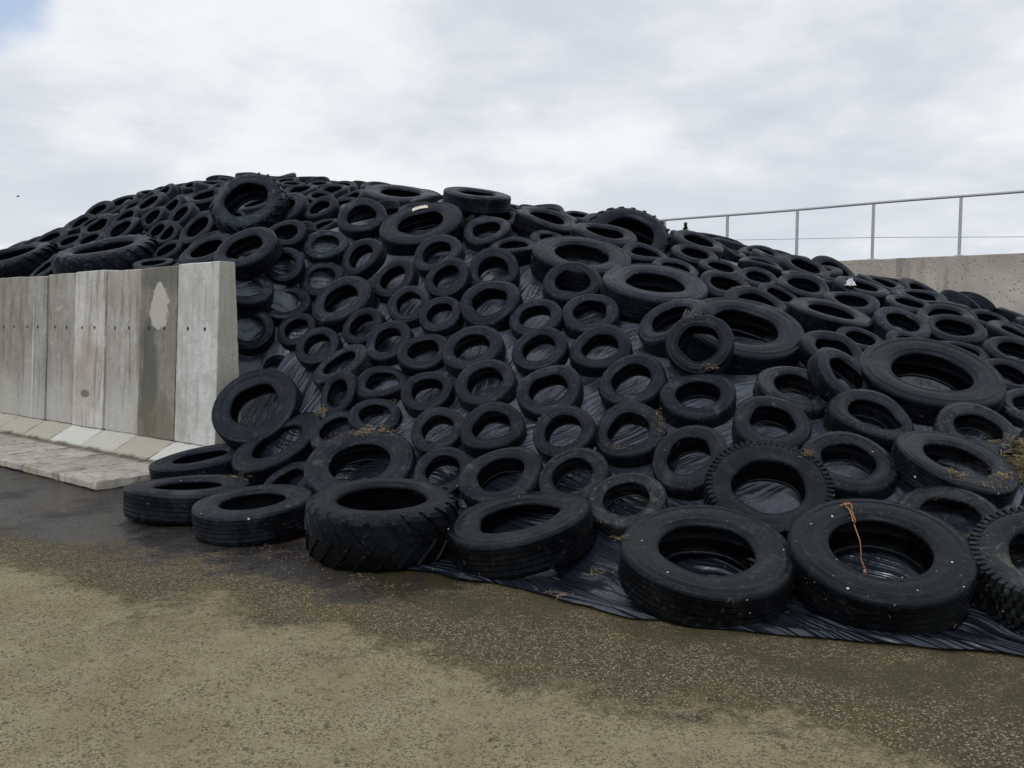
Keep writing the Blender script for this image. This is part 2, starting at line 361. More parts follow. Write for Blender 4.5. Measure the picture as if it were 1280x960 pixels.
def mat_ground():
    t = NT('yard_concrete')
    P = t.coord(); s = t.sep(P)
    q = t.math('ADD', t.math('MULTIPLY', s[0], .474), t.math('MULTIPLY', s[1], .88))   # metres towards the heap
    big = t.noise(P, .75, 4, .6, .4); mid = t.noise(P, 2.6, 5, .65, .4)
    qn = t.math('ADD', q, t.math('ADD', t.math('MULTIPLY', t.math('SUBTRACT', big, .5), 1.5), t.math('ADD', t.math('MULTIPLY', t.math('SUBTRACT', mid, .5), .9), t.math('MULTIPLY', t.math('SUBTRACT', t.noise(P, 14, 4, .7), .5), .55))))
    qn = t.math('ADD', qn, t.math('MULTIPLY', t.math('SUBTRACT', t.noise(P, 60, 3, .7), .5), .5))
    worn = t.rng(qn, 3.52, 3.78)                       # the top skin is worn off nearer the heap
    wetl = t.rng(t.math('SUBTRACT', qn, t.math('MULTIPLY', t.rng(s[0], -1.2, .6), .9)), 4.15, 4.4)
    wet = t.math('MULTIPLY', wetl, t.rng(mid, .3, .45, .55, 1))
    Pd = t.n('ShaderNodeVectorMath', operation='ADD'); sc = t.n('ShaderNodeVectorMath', operation='SCALE')
    t.link(t.noise(P, 40, 2, .5, 0, 'Color'), sc.inputs[0]); sc.inputs['Scale'].default_value = .016; t.link(P, Pd.inputs[0]); t.link(sc.outputs[0], Pd.inputs[1]); PD = Pd.outputs[0]
    st = t.vor(PD, 76, 'F1', 'Distance'); stc = t.sep(t.vor(PD, 76, 'F1', 'Color'))
    st2 = t.vor(PD, 105, 'F1', 'Distance'); st2c = t.sep(t.vor(PD, 105, 'F1', 'Color'))
    fine = t.noise(P, 140, 3, .75)
    blot = t.noise(P, 30, 4, .72, .5)
    patch = t.noise(P, 1.3, 4, .62)
    dry = t.mix(t.rng(mid, .3, .7), (.268, .218, .112), (.358, .310, .190))
    dry = t.mix(t.rng(patch, .45, .7, 0, .65), dry, (.215, .155, .09))
    dry = t.mix(t.rng(big, .55, .75, 0, .5), dry, (.21, .185, .09))
    hole = t.math('MAXIMUM', t.math('MULTIPLY', t.rng(st, .30, .52, 1, 0), t.rng(stc[0], .60, .70)), t.math('MULTIPLY', t.rng(st2, .25, .5, 1, 0), t.rng(st2c[0], .62, .72)))
    hole = t.math('MULTIPLY', hole, t.math('MULTIPLY', t.rng(t.noise(P, 3.1, 4, .65), .36, .56, .25, 1), t.rng(t.noise(P, 17, 3, .6), .35, .55, .3, 1)))
    big_pit = t.vor(PD, 21, 'F1', 'Distance'); bpc = t.sep(t.vor(PD, 21, 'F1', 'Color'))
    hole = t.math('MAXIMUM', hole, t.math('MULTIPLY', t.math('MULTIPLY', t.rng(big_pit, .2, .38, 1, 0), t.rng(bpc[0], .82, .88)), t.rng(blot, .45, .58)))
    dry = t.mix(t.math('MULTIPLY', hole, .85), dry, (.085, .070, .042))
    dry = t.mix(t.rng(fine, .36, .62, .5, 0), dry, (.11, .092, .06))
    stone = t.math('MULTIPLY', t.rng(st, .38, .5, 1, 0), t.rng(stc[0], .36, .46))
    stone2 = t.math('MULTIPLY', t.rng(st2, .3, .5, 1, 0), t.rng(st2c[0], .45, .55))
    bed = t.mix(t.rng(blot, .35, .65), (.034, .024, .012), (.100, .075, .038))
    bed = t.mix(t.rng(t.noise(P, 1.1, 4, .6), .45, .68, 0, .7), bed, (.085, .066, .022))
    rock = t.mix(stc[1], (.18, .145, .068), (.42, .355, .20))
    rock = t.mix(t.rng(stc[2], .8, .9), rock, (.36, .31, .21))
    bedc = t.mix(t.math('MULTIPLY', stone2, .6), bed, (.17, .14, .09))
    bedc = t.mix(t.math('MULTIPLY', stone, .9), bedc, rock)
    wetc = t.mix(t.math('MULTIPLY', stone2, .5), t.mix(t.rng(blot, .4, .65), (.014, .012, .013), (.038, .033, .033)), (.09, .075, .06))
    rust = t.math('MULTIPLY', t.rng(t.noise(P, 1.3, 4, .6), .55, .7), .8)
    wetc = t.mix(rust, wetc, (.075, .047, .018))
    moss = t.math('MULTIPLY', t.math('MULTIPLY', t.rng(qn, 4.2, 4.55), t.rng(s[0], -1.6, -.6)), t.rng(mid, .36, .56))
    c = t.mix(worn, dry, bedc)
    c = t.mix(wet, c, wetc)
    c = t.mix(t.math('MULTIPLY', moss, .7), c, (.052, .045, .014))
    c = t.mix(t.math('MULTIPLY', t.rng(t.noise(P, 9, 4), .62, .74), .5), c, (.05, .045, .018))
    h = t.math('ADD', t.math('MULTIPLY', t.math('MULTIPLY', stone, worn), 1.6), t.math('ADD', t.math('MULTIPLY', blot, .9), t.math('MULTIPLY', fine, .4)))
    h = t.math('SUBTRACT', h, t.math('MULTIPLY', hole, 1.2))
    puddle = t.math('MULTIPLY', wet, t.rng(t.noise(P, 1.2, 5, .62), .40, .54))
    h = t.math('MULTIPLY', h, t.math('SUBTRACT', 1, t.math('MULTIPLY', puddle, .7)))
    rough = t.math('SUBTRACT', .93, t.math('ADD', t.math('MULTIPLY', wet, .36), t.math('MULTIPLY', puddle, .42)))
    return t.done(c, rough, t.bump(h, .8, .014), .4)
M['ground'] = mat_ground()

def mat_plain(name, c, rough=.6, metal=0, var=.25, scale=20):
    t = NT(name); P = t.coord()
    n = t.noise(P, scale, 4, .6)
    t.b.inputs['Metallic'].default_value = metal
    return t.done(t.mix(t.rng(n, .3, .7), tuple(x * (1 - var) for x in c), tuple(min(1, x * (1 + var)) for x in c)), rough, t.bump(n, .15, .004))
M['galv'] = mat_plain('galvanised_steel', (.42, .43, .45), .5, .6, .15, 40)
M['wire'] = mat_plain('weathered_wire', (.40, .43, .46), .5, .5)
M['hole'] = mat_plain('hole_dark', (.018, .016, .014), .9)
M['straw'] = mat_plain('dry_straw', (.20, .145, .07), .8, 0, .7, 9)
M['chip'] = mat_plain('pale_chip', (.62, .6, .55), .8, 0, .25, 5)
M['stone'] = mat_plain('loose_stone', (.19, .155, .09), .9, 0, .75, 60)
M['twine'] = mat_plain('orange_twine', (.34, .15, .085), .7, 0, .25, 60)
M['tag'] = mat_plain('pale_board', (.62, .55, .47), .8, 0, .12, 30)
M['scrap'] = mat_plain('white_film', (.6, .62, .66), .35, 0, .15, 20)
M['leaf'] = mat_plain('conifer_leaf', (.08, .14, .05), .8, 0, .5, 4)
M['bark'] = mat_plain('bark', (.09, .065, .045), .9, 0, .3, 10)
M['feather'] = mat_plain('dark_feather', (.03, .03, .035), .8, 0, .3, 12)
# ------------------------------------------------------------------ mesh helpers
def mesh_obj(name, verts, faces, mat=None, parent=None, smooth=True, uvs=None):
    me = bpy.data.meshes.new(name)
    me.from_pydata([tuple(map(float, v)) for v in verts], [], faces)
    if uvs is not None:
        lay = me.uv_layers.new(name='UVMap')
        li = np.empty(len(me.loops), dtype=np.int32); me.loops.foreach_get('vertex_index', li)
        lay.data.foreach_set('uv', np.asarray(uvs, float)[li].astype(np.float32).ravel())
    if smooth: me.polygons.foreach_set('use_smooth', [True] * len(me.polygons))
    me.update()
    o = bpy.data.objects.new(name, me); COL.objects.link(o)
    if mat: me.materials.append(mat)
    if parent: o.parent = parent
    return o

def empty(name, loc=(0, 0, 0)):
    o = bpy.data.objects.new(name, None); COL.objects.link(o); o.location = loc; o.empty_display_size = .1
    return o

def tag(o, label=None, cat=None, group=None, kind=None):
    for k, v in (('label', label), ('category', cat), ('group', group), ('kind', kind)):
        if v: o[k] = v
    return o

class MB:
    def __init__(s): s.v = []; s.f = []
    def add(s, verts, faces):
        b = len(s.v); s.v += [tuple(map(float, p)) for p in verts]; s.f += [tuple(i + b for i in f) for f in faces]
    def box(s, c, x, y, z, sx, sy, sz):
        c, x, y, z = map(np.asarray, (c, x, y, z)); p = []
        for i in (-1, 1):
            for j in (-1, 1):
                for k in (-1, 1): p.append(c + x * sx * i / 2 + y * sy * j / 2 + z * sz * k / 2)
        s.add(p, [(0, 1, 3, 2), (4, 6, 7, 5), (0, 4, 5, 1), (2, 3, 7, 6), (0, 2, 6, 4), (1, 5, 7, 3)])
    def tube(s, pts, rad, n=8):
        pts = [np.asarray(p, float) for p in pts]; rings = []
        for i, p in enumerate(pts):
            d = pts[min(i + 1, len(pts) - 1)] - pts[max(i - 1, 0)]; d = d / (np.linalg.norm(d) + 1e-9)
            a = np.cross(d, (0, 0, 1) if abs(d[2]) < .9 else (1, 0, 0)); a /= np.linalg.norm(a); b = np.cross(d, a)
            r = rad[i] if hasattr(rad, '__len__') else rad
            rings.append([p + r * (math.cos(2 * math.pi * k / n) * a + math.sin(2 * math.pi * k / n) * b) for k in range(n)])
        f = []
        for i in range(len(pts) - 1):
            for k in range(n): f.append((i * n + k, i * n + (k + 1) % n, (i + 1) * n + (k + 1) % n, (i + 1) * n + k))
        f.append(tuple(range(n))[::-1]); f.append(tuple((len(pts) - 1) * n + k for k in range(n)))
        s.add([p for r in rings for p in r], f)
    def obj(s, name, mat, parent=None, smooth=False): return mesh_obj(name, s.v, s.f, mat, parent, smooth)

# ------------------------------------------------------------------ tyres
def section(kind):
    """Half profile of a tyre of diameter 1, as (radius, height along the axis) runs from the bead to the crown, outside and back inside."""
    if kind in 'cv':
        hw = .16 if kind == 'c' else .155
        rb = .288 if kind == 'c' else .28
        bead_out = [(rb, hw * .66), (rb - .002, hw * .76), (rb + .006, hw * .87), (rb + .018, hw * .90)]
        wall = [(rb + .018, hw * .90), (rb + .026, hw * .84), (rb + .036, hw * .93), (rb + .06, hw * .985), (rb + .09, hw), (rb + .112, hw * .985), (rb + .119, hw * 1.015), (rb + .128, hw * .975), (.437, hw * .94), (.458, hw * .87), (.464, hw * .875)]
        tread = [(.464, hw * .875), (.480, hw * .80), (.491, hw * .69)]
        for z in (.52, .26, 0.0):
            tread += [(.495, hw * (z + .11)), (.483, hw * (z + .10)), (.483, hw * (z + .045)), (.496, hw * (z + .035))]
        inner = [(.474, 0), (.473, hw * .55), (.462, hw * .72), (.43, hw * .84), (rb + .09, hw * .88), (rb + .045, hw * .82), (rb + .018, hw * .70), (rb, hw * .66)]
    elif kind == 't':
        hw = .130; rb = .272
        bead_out = [(rb, hw * .62), (rb - .002, hw * .74), (rb + .006, hw * .84), (rb + .02, hw * .88)]
        wall = [(rb + .02, hw * .88), (rb + .028, hw * .87), (rb + .036, hw * .96), (rb + .046, hw * .93), (rb + .07, hw * .985), (rb + .10, hw), (rb + .135, hw * .99), (.428, hw * .96), (.436, hw * 1.0), (.445, hw * .95), (.466, hw * .915), (.474, hw * .92)]
        tread = [(.474, hw * .92), (.486, hw * .88), (.491, hw * .82)]
        for z in (.60, .32, .04):
            tread += [(.495, hw * (z + .115)), (.486, hw * (z + .105)), (.486, hw * (z + .065)), (.497, hw * (z + .055))]
        inner = [(.466, 0), (.465, hw * .6), (.452, hw * .78), (.42, hw * .87), (rb + .09, hw * .90), (rb + .045, hw * .84), (rb + .02, hw * .68), (rb, hw * .62)]
    elif kind == 'k':
        hw = .155; rb = .278
        bead_out = [(rb, hw * .62), (rb - .002, hw * .74), (rb + .006, hw * .84), (rb + .02, hw * .88)]
        wall = [(rb + .02, hw * .88), (rb + .03, hw * .90), (rb + .045, hw * .95), (rb + .08, hw), (.40, hw * .99), (.425, hw * .96), (.44, hw * .93)]
        tread = [(.44, hw * .93), (.462, hw * .90), (.470, hw * .80), (.474, hw * .6), (.475, hw * .3), (.476, 0)]
        inner = [(.458, 0), (.457, hw * .6), (.445, hw * .76), (.41, hw * .87), (rb + .08, hw * .9), (rb + .04, hw * .84), (rb + .02, hw * .68), (rb, hw * .62)]
    else:
        hw = .18; rb = .285
        bead_out = [(rb, hw * .66), (rb - .004, hw * .80), (rb + .004, hw * .90), (rb + .018, hw * .93)]
        wall = [(rb + .018, hw * .93), (rb + .024, hw * .90), (rb + .032, hw * .955), (rb + .06, hw * .99), (.385, hw), (.41, hw * .97), (.428, hw * .92)]
        tread = [(.428, hw * .92), (.455, hw * .85), (.468, hw * .68), (.476, hw * .35), (.478, 0)]
        inner = [(.446, 0), (.444, hw * .4), (.436, hw * .72), (.41, hw * .86), (rb + .08, hw * .92), (rb + .04, hw * .88), (rb + .015, hw * .72), (rb, hw * .66)]
    return hw, rb, bead_out, wall, tread, inner

def revolve(runs, nseg, warp, close=False):
    """runs: list of (r, z); returns verts, faces for a band around the axis."""
    v = []; f = []; m = len(runs)
    for i in range(nseg):
        a = 2 * math.pi * i / nseg
        for r, z in runs: v.append(warp(a, i, r, z))
    for i in range(nseg):
        j = (i + 1) % nseg
        for k in range(m - 1): f.append((i * m + k, j * m + k, j * m + k + 1, i * m + k + 1))
    return v, f

def make_warp(kind, seed, e=0.0):
    r = random.Random(seed)
    sad, ph = r.uniform(-.05, .05) + e * .18, r.uniform(0, 6.28)
    ov, po = r.uniform(0, .045) + abs(e) * .55, (r.uniform(0, 6.28) if e == 0 else r.uniform(.9, 2.2))
    dent, pd = (r.uniform(0, .04) + (abs(e) * .9 if e < 0 else 0)), r.uniform(0, 6.28) if e == 0 else r.uniform(4.2, 5.2)
    if kind in 'tak': sad *= .5; ov = ov * .4 if e == 0 else ov; dent *= .2 if e == 0 else 1
    wob = [r.uniform(-.009, .009) for _ in range(4)]
    def w(a, i, rad, z):
        inn = max(0, (.5 - rad) / .22)
        rr = rad * (1 + ov * math.cos(2 * (a - po))) + wob[0] * math.cos(3 * a + wob[2] * 900) * inn + wob[1] * math.cos(5 * a) * inn
        d = max(0, math.cos(a - pd)) ** 4
        rr += -dent * d * (1.2 if e < 0 else .6) * (.35 + inn * .65) * (-1 if e < 0 and inn > .6 else 1)
        zz = z + sad * math.cos(2 * a - ph) * (rad / .5) ** 2 + dent * .5 * d * inn * (1 if z > 0 else -.2) * (-1)
        return (rr * math.cos(a), rr * math.sin(a), zz)
    return w

def tyre_parts(kind, seed, e=0.0, low=False, worn=False):
    """Meshes of one tyre (diameter 1, axis z): name, material, verts, faces."""
    hw, rb, bead, wall, tread, inner = section(kind)
    nseg = 40 if low else (112 if kind in 'tka' else 84)
    base = make_warp(kind, seed, e)
    flip = lambda run: [(r, -z) for r, z in run]
    tread = [(r, max(0, z)) for r, z in tread if z >= -1e-6]
    rn = random.Random(seed + 5)
    def treadwarp(a, i, r, z):
        if kind in 'cv' and .46 < r and abs(z) > hw * .5 and i % 3 == 0: r -= .006
        if kind in 'cv' and r > .49 and (i + (1 if z > 0 else 0)) % 3 == 0: r -= .004
        if kind == 't' and r > .47:
            z += hw * .010 * (1 if i % 4 < 2 else -1) * (1 if r < .49 or abs(z) < hw * .8 else 0)
            if abs(z) > hw * .75 and i % 2: r -= .002
        return base(a, i, r, z)
    band = tread + flip(tread)[::-1][1 if tread[-1][1] == 0 else 0:]
    if tread[-1][1] != 0: pass
    inn = [p for p in inner]                       # crown -> bead
    lin_full = inn[:4]
    out = []
    # tread band, closed by its own inside
    v, f = revolve(band, nseg, treadwarp)
    ins = flip(lin_full)[::-1][:-1] + lin_full     # from the lower shoulder inside to the upper
    v2, f2 = revolve(ins, nseg, base)
    v, f = list(v), list(f); b = len(v); v += v2; f += [tuple(x + b for x in q) for q in f2]
    mb = MB(); mb.v = v; mb.f = f
    if kind == 'a':                                # bar lugs in a V
        nl = 22
        for side in (1, -1):
            for l in range(nl):
                a0 = 2 * math.pi * (l + (.5 if side < 0 else 0)) / nl
                rows = []
                for s_ in range(7):
                    q = s_ / 6
                    z = side * hw * (.02 + .93 * q)
                    a = a0 + .30 * (1 - q) ** 1.1
                    wd = .036 + .014 * q
                    rt = .500 - .014 * q - (.030 if s_ == 6 else 0); rl = .465 if q < .8 else .41
                    if worn: rt = .490 - .012 * q - (.034 if s_ == 6 else 0); a += .012 * math.sin(l * 5 + s_)
                    rows += [base(a - wd, 0, rl, z), base(a - wd * .62, 0, rt, z), base(a + wd * .62, 0, rt, z), base(a + wd, 0, rl, z)]
                ff = [(k * 4 + c, k * 4 + c + 1, k * 4 + c + 5, k * 4 + c + 4) for k in range(6) for c in range(3)] + [(0, 3, 2, 1), (24, 25, 26, 27)]
                mb.add(rows, ff)
    if kind == 'k':                                # rows of knobs
        for ring, (z0, z1, nk, off) in enumerate(((.62, .98, 60, 0), (.2, .52, 60, .5), (-.16, .16, 60, 0), (-.52, -.2, 60, .5), (-.98, -.62, 60, 0))):
            for l in range(nk):
                a = 2 * math.pi * (l + off) / nk; wd = .034 * (1 + rn.uniform(-.1, .1))
                edge = ring in (0, 4)
                p = []
                for (zz, rt, rl) in ((z0, .497, .462), (z1, .492 if ring != 0 else .482, .462 if ring != 0 else .43)) if ring != 4 else ((z0, .482, .43), (z1, .497, .462)):
                    p += [base(a - wd, 0, rl, zz * hw), base(a - wd * .8, 0, rt, zz * hw), base(a + wd * .8, 0, rt, zz * hw), base(a + wd, 0, rl, zz * hw)]
                mb.add(p, [(0, 1, 5, 4), (1, 2, 6, 5), (2, 3, 7, 6), (0, 3, 2, 1), (4, 5, 6, 7)])
    out.append(('tread', M['tread'], mb.v, mb.f, kind in 'ak'))
    wi = inn[3:]
    for s_ in (1, -1):
        g = (lambda run: run) if s_ > 0 else flip
        run = g(wall); back = g(wi[:-1])
        v, f = revolve(run, nseg, base); v2, f2 = revolve(back, nseg, base); b = len(v)
        out.append(('sidewall', M['sidewall'], v + v2, f + [tuple(x + b for x in q) for q in f2], False))
        run = g(bead[::-1] + [wi[-2]])
        v, f = revolve(run, nseg, base)
        out.append(('bead', M['bead'], v, f, False))
    return out

MESHES = {}
def tyre_meshes(kind, var, e, low):
    key = (kind, var, round(e, 2), low)
    if key not in MESHES:
        parts = tyre_parts(kind, hash((kind, var)) % 1 + ord(kind) * 31 + var * 7, e, low, kind == 'a' and var == 2); res = []
        if low:
            v = []; f = []
            for n, m, a, b, fl in parts: k = len(v); v += a; f += [tuple(x + k for x in q) for q in b]
            parts = [('tyre', M['sidewall'], v, f, False)]
        for n, m, v, f, flat in parts:
            me = bpy.data.meshes.new(n); me.from_pydata([tuple(map(float, p)) for p in v], [], f)
            me.polygons.foreach_set('use_smooth', [True] * len(me.polygons)); me.materials.append(m); me.update()
            if flat:
                me.polygons.foreach_set('use_smooth', [False] * len(me.polygons))
            bm = bmesh.new(); bm.from_mesh(me)
            bmesh.ops.recalc_face_normals(bm, faces=bm.faces); bm.to_mesh(me); bm.free()
            if not flat and n == 'tread': 
                me.set_sharp_from_angle(angle=math.radians(38))
            res.append((n, me))
        MESHES[key] = res
    return MESHES[key]

NAME = dict(c='car_tyre', v='car_tyre', t='truck_tyre', a='tractor_tyre', k='off_road_tyre')
CAT = dict(c='car tyre', v='car tyre', t='truck tyre', a='tractor tyre', k='off-road tyre')
GROUP = 'old tyres weighing down the black sheet'
TYRES = []

def add_tyre(t, c, n, D, low):
    kind = t['kind']; var = t.get('var', R.randrange(9 if kind == 'c' else 5 if kind in 'vt' else 2))
    ms = tyre_meshes(kind, var, t.get('e', 0.0), low)
    z = Vector(n); x = Vector((1, 0, 0)); x = (x - z * x.dot(z)).normalized(); y = z.cross(x)
    rot = Matrix((x, y, z)).transposed().to_4x4()
    spin = Matrix.Rotation(R.uniform(0, 6.28) if not t.get('e') else 0, 4, 'Z')
    W = Matrix.Translation(Vector(c)) @ rot @ spin @ Matrix.Diagonal((D, D, D, 1))
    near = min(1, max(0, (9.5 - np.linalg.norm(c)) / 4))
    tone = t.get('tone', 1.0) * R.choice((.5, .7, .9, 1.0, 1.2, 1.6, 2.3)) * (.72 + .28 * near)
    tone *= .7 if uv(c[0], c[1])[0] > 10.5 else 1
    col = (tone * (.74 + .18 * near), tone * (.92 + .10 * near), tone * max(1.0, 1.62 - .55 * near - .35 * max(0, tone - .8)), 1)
    if low:
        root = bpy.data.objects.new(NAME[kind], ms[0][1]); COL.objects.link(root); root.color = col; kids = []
    else:
        root = empty(NAME[kind]); kids = []
        for nm, me in ms:
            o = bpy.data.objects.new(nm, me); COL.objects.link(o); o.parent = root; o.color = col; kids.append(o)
    root.matrix_world = W
    tag(root, None, CAT[kind], GROUP)
    rec = dict(t=t, o=root, kids=kids, c=np.array(c), n=np.array(n), D=D, kind=kind, label=t.get('label'), mark=t.get('mark'))
    TYRES.append(rec)
    return rec

PLACED = []
for t in T:
    c, n, dw, dep, w = place(t)
    D = min(max(dw, DMIN[t['kind']]), DMAX[t['kind']])
    PLACED.append([t, c, n / np.linalg.norm(n), D, w])
for it in range(40):                               # tyres lie against each other, not in each other
    for i in range(len(PLACED)):
        for j in range(i):
            p, q = PLACED[i], PLACED[j]; d = p[1] - q[1]; L = np.linalg.norm(d); lim = .475 * (p[3] + q[3])
            if L > lim: continue
            hw = (p[4] + q[4]) / 2
            if max(abs(d.dot(p[2])), abs(d.dot(q[2]))) > .8 * hw: continue
            dv = d / L * (lim - L) * .22
            mi, mj = p[3] ** -3, q[3] ** -3
            if p[0].get('g'): mi *= .04
            if q[0].get('g'): mj *= .04
            p[1] = p[1] + dv * mi / (mi + mj) * 1.6; q[1] = q[1] - dv * mj / (mi + mj) * 1.6
for t, c, n, D, w in PLACED:
    if t.get('g'):                                 # on the yard: the rim must touch the ground, not sink in
        low = c[2] - (D * .5 * math.sqrt(max(0, 1 - n[2] ** 2)) + w * .5 * n[2]) * .98
        if low < 0: c = c + np.array((0, 0, min(.12, -low * .8)))
        elif low > .02: c = c - np.array((0, 0, (low - .01) * .6))
    add_tyre(t, c, n, D, t['A'] < 50)

# more tyres of the same heap where the photo shows them too small to tell their outlines one by one
def crowd():
    k = 0
    px_of = lambda a, b: project((*xy(a, b), float(height(a, b))))[0]
    cand = [(R.uniform(-1.6, 26), R.uniform(4.9, 18.0)) for _ in range(9000)]
    for uu, vv in cand:
        if vv < toe(uu) + .55 or (uu < .9 and vv < 6.8 and px_of(uu, vv) < 1300) or (uu < 8.6 and vv < 7.2 and px_of(uu, vv) < 1300): continue
        n = surf_normal(uu, vv); n = n + np.array((R.gauss(0, .16), R.gauss(0, .16), 0)); n /= np.linalg.norm(n)
        kind = R.choices('cvt', (7, 3, .5))[0]
        D = R.uniform(*dict(c=(.50, .64), v=(.6, .74), t=(.8, .95))[kind])
        x, y = xy(uu, vv); h = float(height(uu, vv)); w = D * WFAC[kind]
        c = np.array((x, y, h)) + n * w * .5
        px, py, dep = project(c)
        if dep < 3 or px < -60 or px > 1500: continue
        if vv > FAR_V - .5 or (uu > WALL_U - .4 and vv < 5.8 + D * .5): continue
        if any(np.linalg.norm(r['c'] - c) < .44 * (r['D'] + D) for r in TYRES): continue
        add_tyre(dict(kind=kind, A=D * F / dep, fill=1), c, n, D, D * F / dep < 50)
        k += 1
    return k
N_FILL = crowd()
# ------------------------------------------------------------------ the yard, the heap
def grid_mesh(name, xs, ys, fz, mat):
    X, Y = np.meshgrid(xs, ys, indexing='ij'); Z = fz(X, Y)
    v = np.stack((X.ravel(), Y.ravel(), Z.ravel()), 1); m = len(ys)
    f = [(i * m + j, (i + 1) * m + j, (i + 1) * m + j + 1, i * m + j + 1) for i in range(len(xs) - 1) for j in range(m - 1)]
    return mesh_obj(name, v, f, mat)
far = [-2000, -500, -120, -40, -20]
xs = np.array(far + list(np.arange(-12, 12.01, .2)) + [20, 40, 120, 500, 2000])
ys = np.array([-500, -60, -10] + list(np.arange(0, 14.01, .2)) + [20, 40, 120, 500, 2000])
ground = grid_mesh('ground', xs, ys, lambda X, Y: np.where((np.abs(X) < 11.9) & (Y < 13.9) & (Y > .1), .006 * np.sin(X * 2.1 + Y) * np.sin(Y * 1.7 - .6 * X) - .004, -.004), M['ground'])
tag(ground, kind='structure')

def sheet():
    us = np.concatenate((np.arange(-6, 9.0, .07), np.arange(9.0, 34, .16)))
    nv = 230; verts = []; uvs = []
    for u in us:
        vt = float(toe(u)); k = 1 if u < 8.7 else 0
        hem = .10 + .09 * mnoise.noise((u * 1.3, 0, 3)) + .06 * mnoise.noise((u * 4, 5, 3))
        v0 = vt - hem * k
        for j in range(nv):
            s_ = j / (nv - 1); v = v0 + (FAR_V - .02 - v0) * (s_ ** 1.35)
            z = float(height(u, v)) if v > vt else 0.0
            # slack folds of the film; a lifted, rolled lip at the hem
            a = min(1, max(0, (v - v0) / .5))
            z += .012 + .03 * a * mnoise.noise((u * .9, v * .9, 1)) + .022 * a * mnoise.noise((u * 2.3, v * 2.1, 4)) * (1 if u < 10 else .4)
            edge = math.exp(-((v - v0 - .07) / .05) ** 2)
            z += k * edge * (.014 + .014 * mnoise.noise((u * 2.2, 1, 8)))
            z += k * max(0, 1 - abs(v - v0 - .3) / .3) * .018 * mnoise.noise((u * .8, v * 13, 2))
            if u < 8.7: z += max(0, 1 - abs(v - v0 - .45) / .55) * .022 * (1 - abs(mnoise.noise((u * .7, v * 8 + .5 * mnoise.noise((u * 1.5, v, 6)), 12))) * 2.6)
            z = max(z, .004)
            x, y = xy(u, v)
            verts.append((x, y, z)); uvs.append((u, v))
    m = nv; f = [(i * m + j, i * m + j + 1, (i + 1) * m + j + 1, (i + 1) * m + j) for i in range(len(us) - 1) for j in range(m - 1)]
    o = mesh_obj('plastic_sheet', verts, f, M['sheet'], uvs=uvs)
    return tag(o, 'shiny black plastic sheet draped over the heap under all the tyres', 'plastic sheet')
SHEET = sheet()

# ------------------------------------------------------------------ concrete
def swept(profile, length, res, amp, chip, seed, close_ends=True):
    """A closed profile (v, z) swept along local x, finely divided, with rough faces and chipped ends."""
    pts = []
    n = len(profile)
    for i in range(n):
        a = np.array(profile[i]); b = np.array(profile[(i + 1) % n]); k = max(1, int(np.linalg.norm(b - a) / res))
        L = np.linalg.norm(b - a); e = min(.012, L * .2)
        ts = [e / L] + [j / k for j in range(1, k)] + [1 - e / L]
        pts += [a + (b - a) * q for q in ts]
    xs = [0, .006] + list(np.linspace(0, length, max(2, int(length / res)) + 1)[1:-1]) + [length - .006, length]
    v = []; m = len(pts); c = np.mean(pts, axis=0)
    for i, x in enumerate(xs):
        end = i in (0, len(xs) - 1)
        for p in pts:
            q = np.array((x, p[0], p[1]))
            d = mnoise.noise_vector(Vector((x * 7 + seed * 9, p[0] * 7, p[1] * 7))); d2 = mnoise.noise((x * 22 + seed, p[0] * 22, p[1] * 22))
            q = q + np.array((0, d[1], d[2])) * amp + d2 * amp * .6 * np.array((0, 1, 1))
            if end or i in (1, len(xs) - 2):
                s_ = chip * max(0, mnoise.noise((p[0] * 9 + seed * 3, p[1] * 9, x * 3)) * 1.6) * (1 if end else .4) + (.004 if end else 0)
                dirc = c - p; dirc /= np.linalg.norm(dirc); q[1:] += dirc * s_
            v.append(q)
    f = [(i * m + k, (i + 1) * m + k, (i + 1) * m + (k + 1) % m, i * m + (k + 1) % m) for i in range(len(xs) - 1) for k in range(m)]
    f += [tuple(range(m)), tuple((len(xs) - 1) * m + k for k in range(m))[::-1]]
    return v, f

def sharp(o, deg=35):
    o.data.set_sharp_from_angle(angle=math.radians(deg)); return o

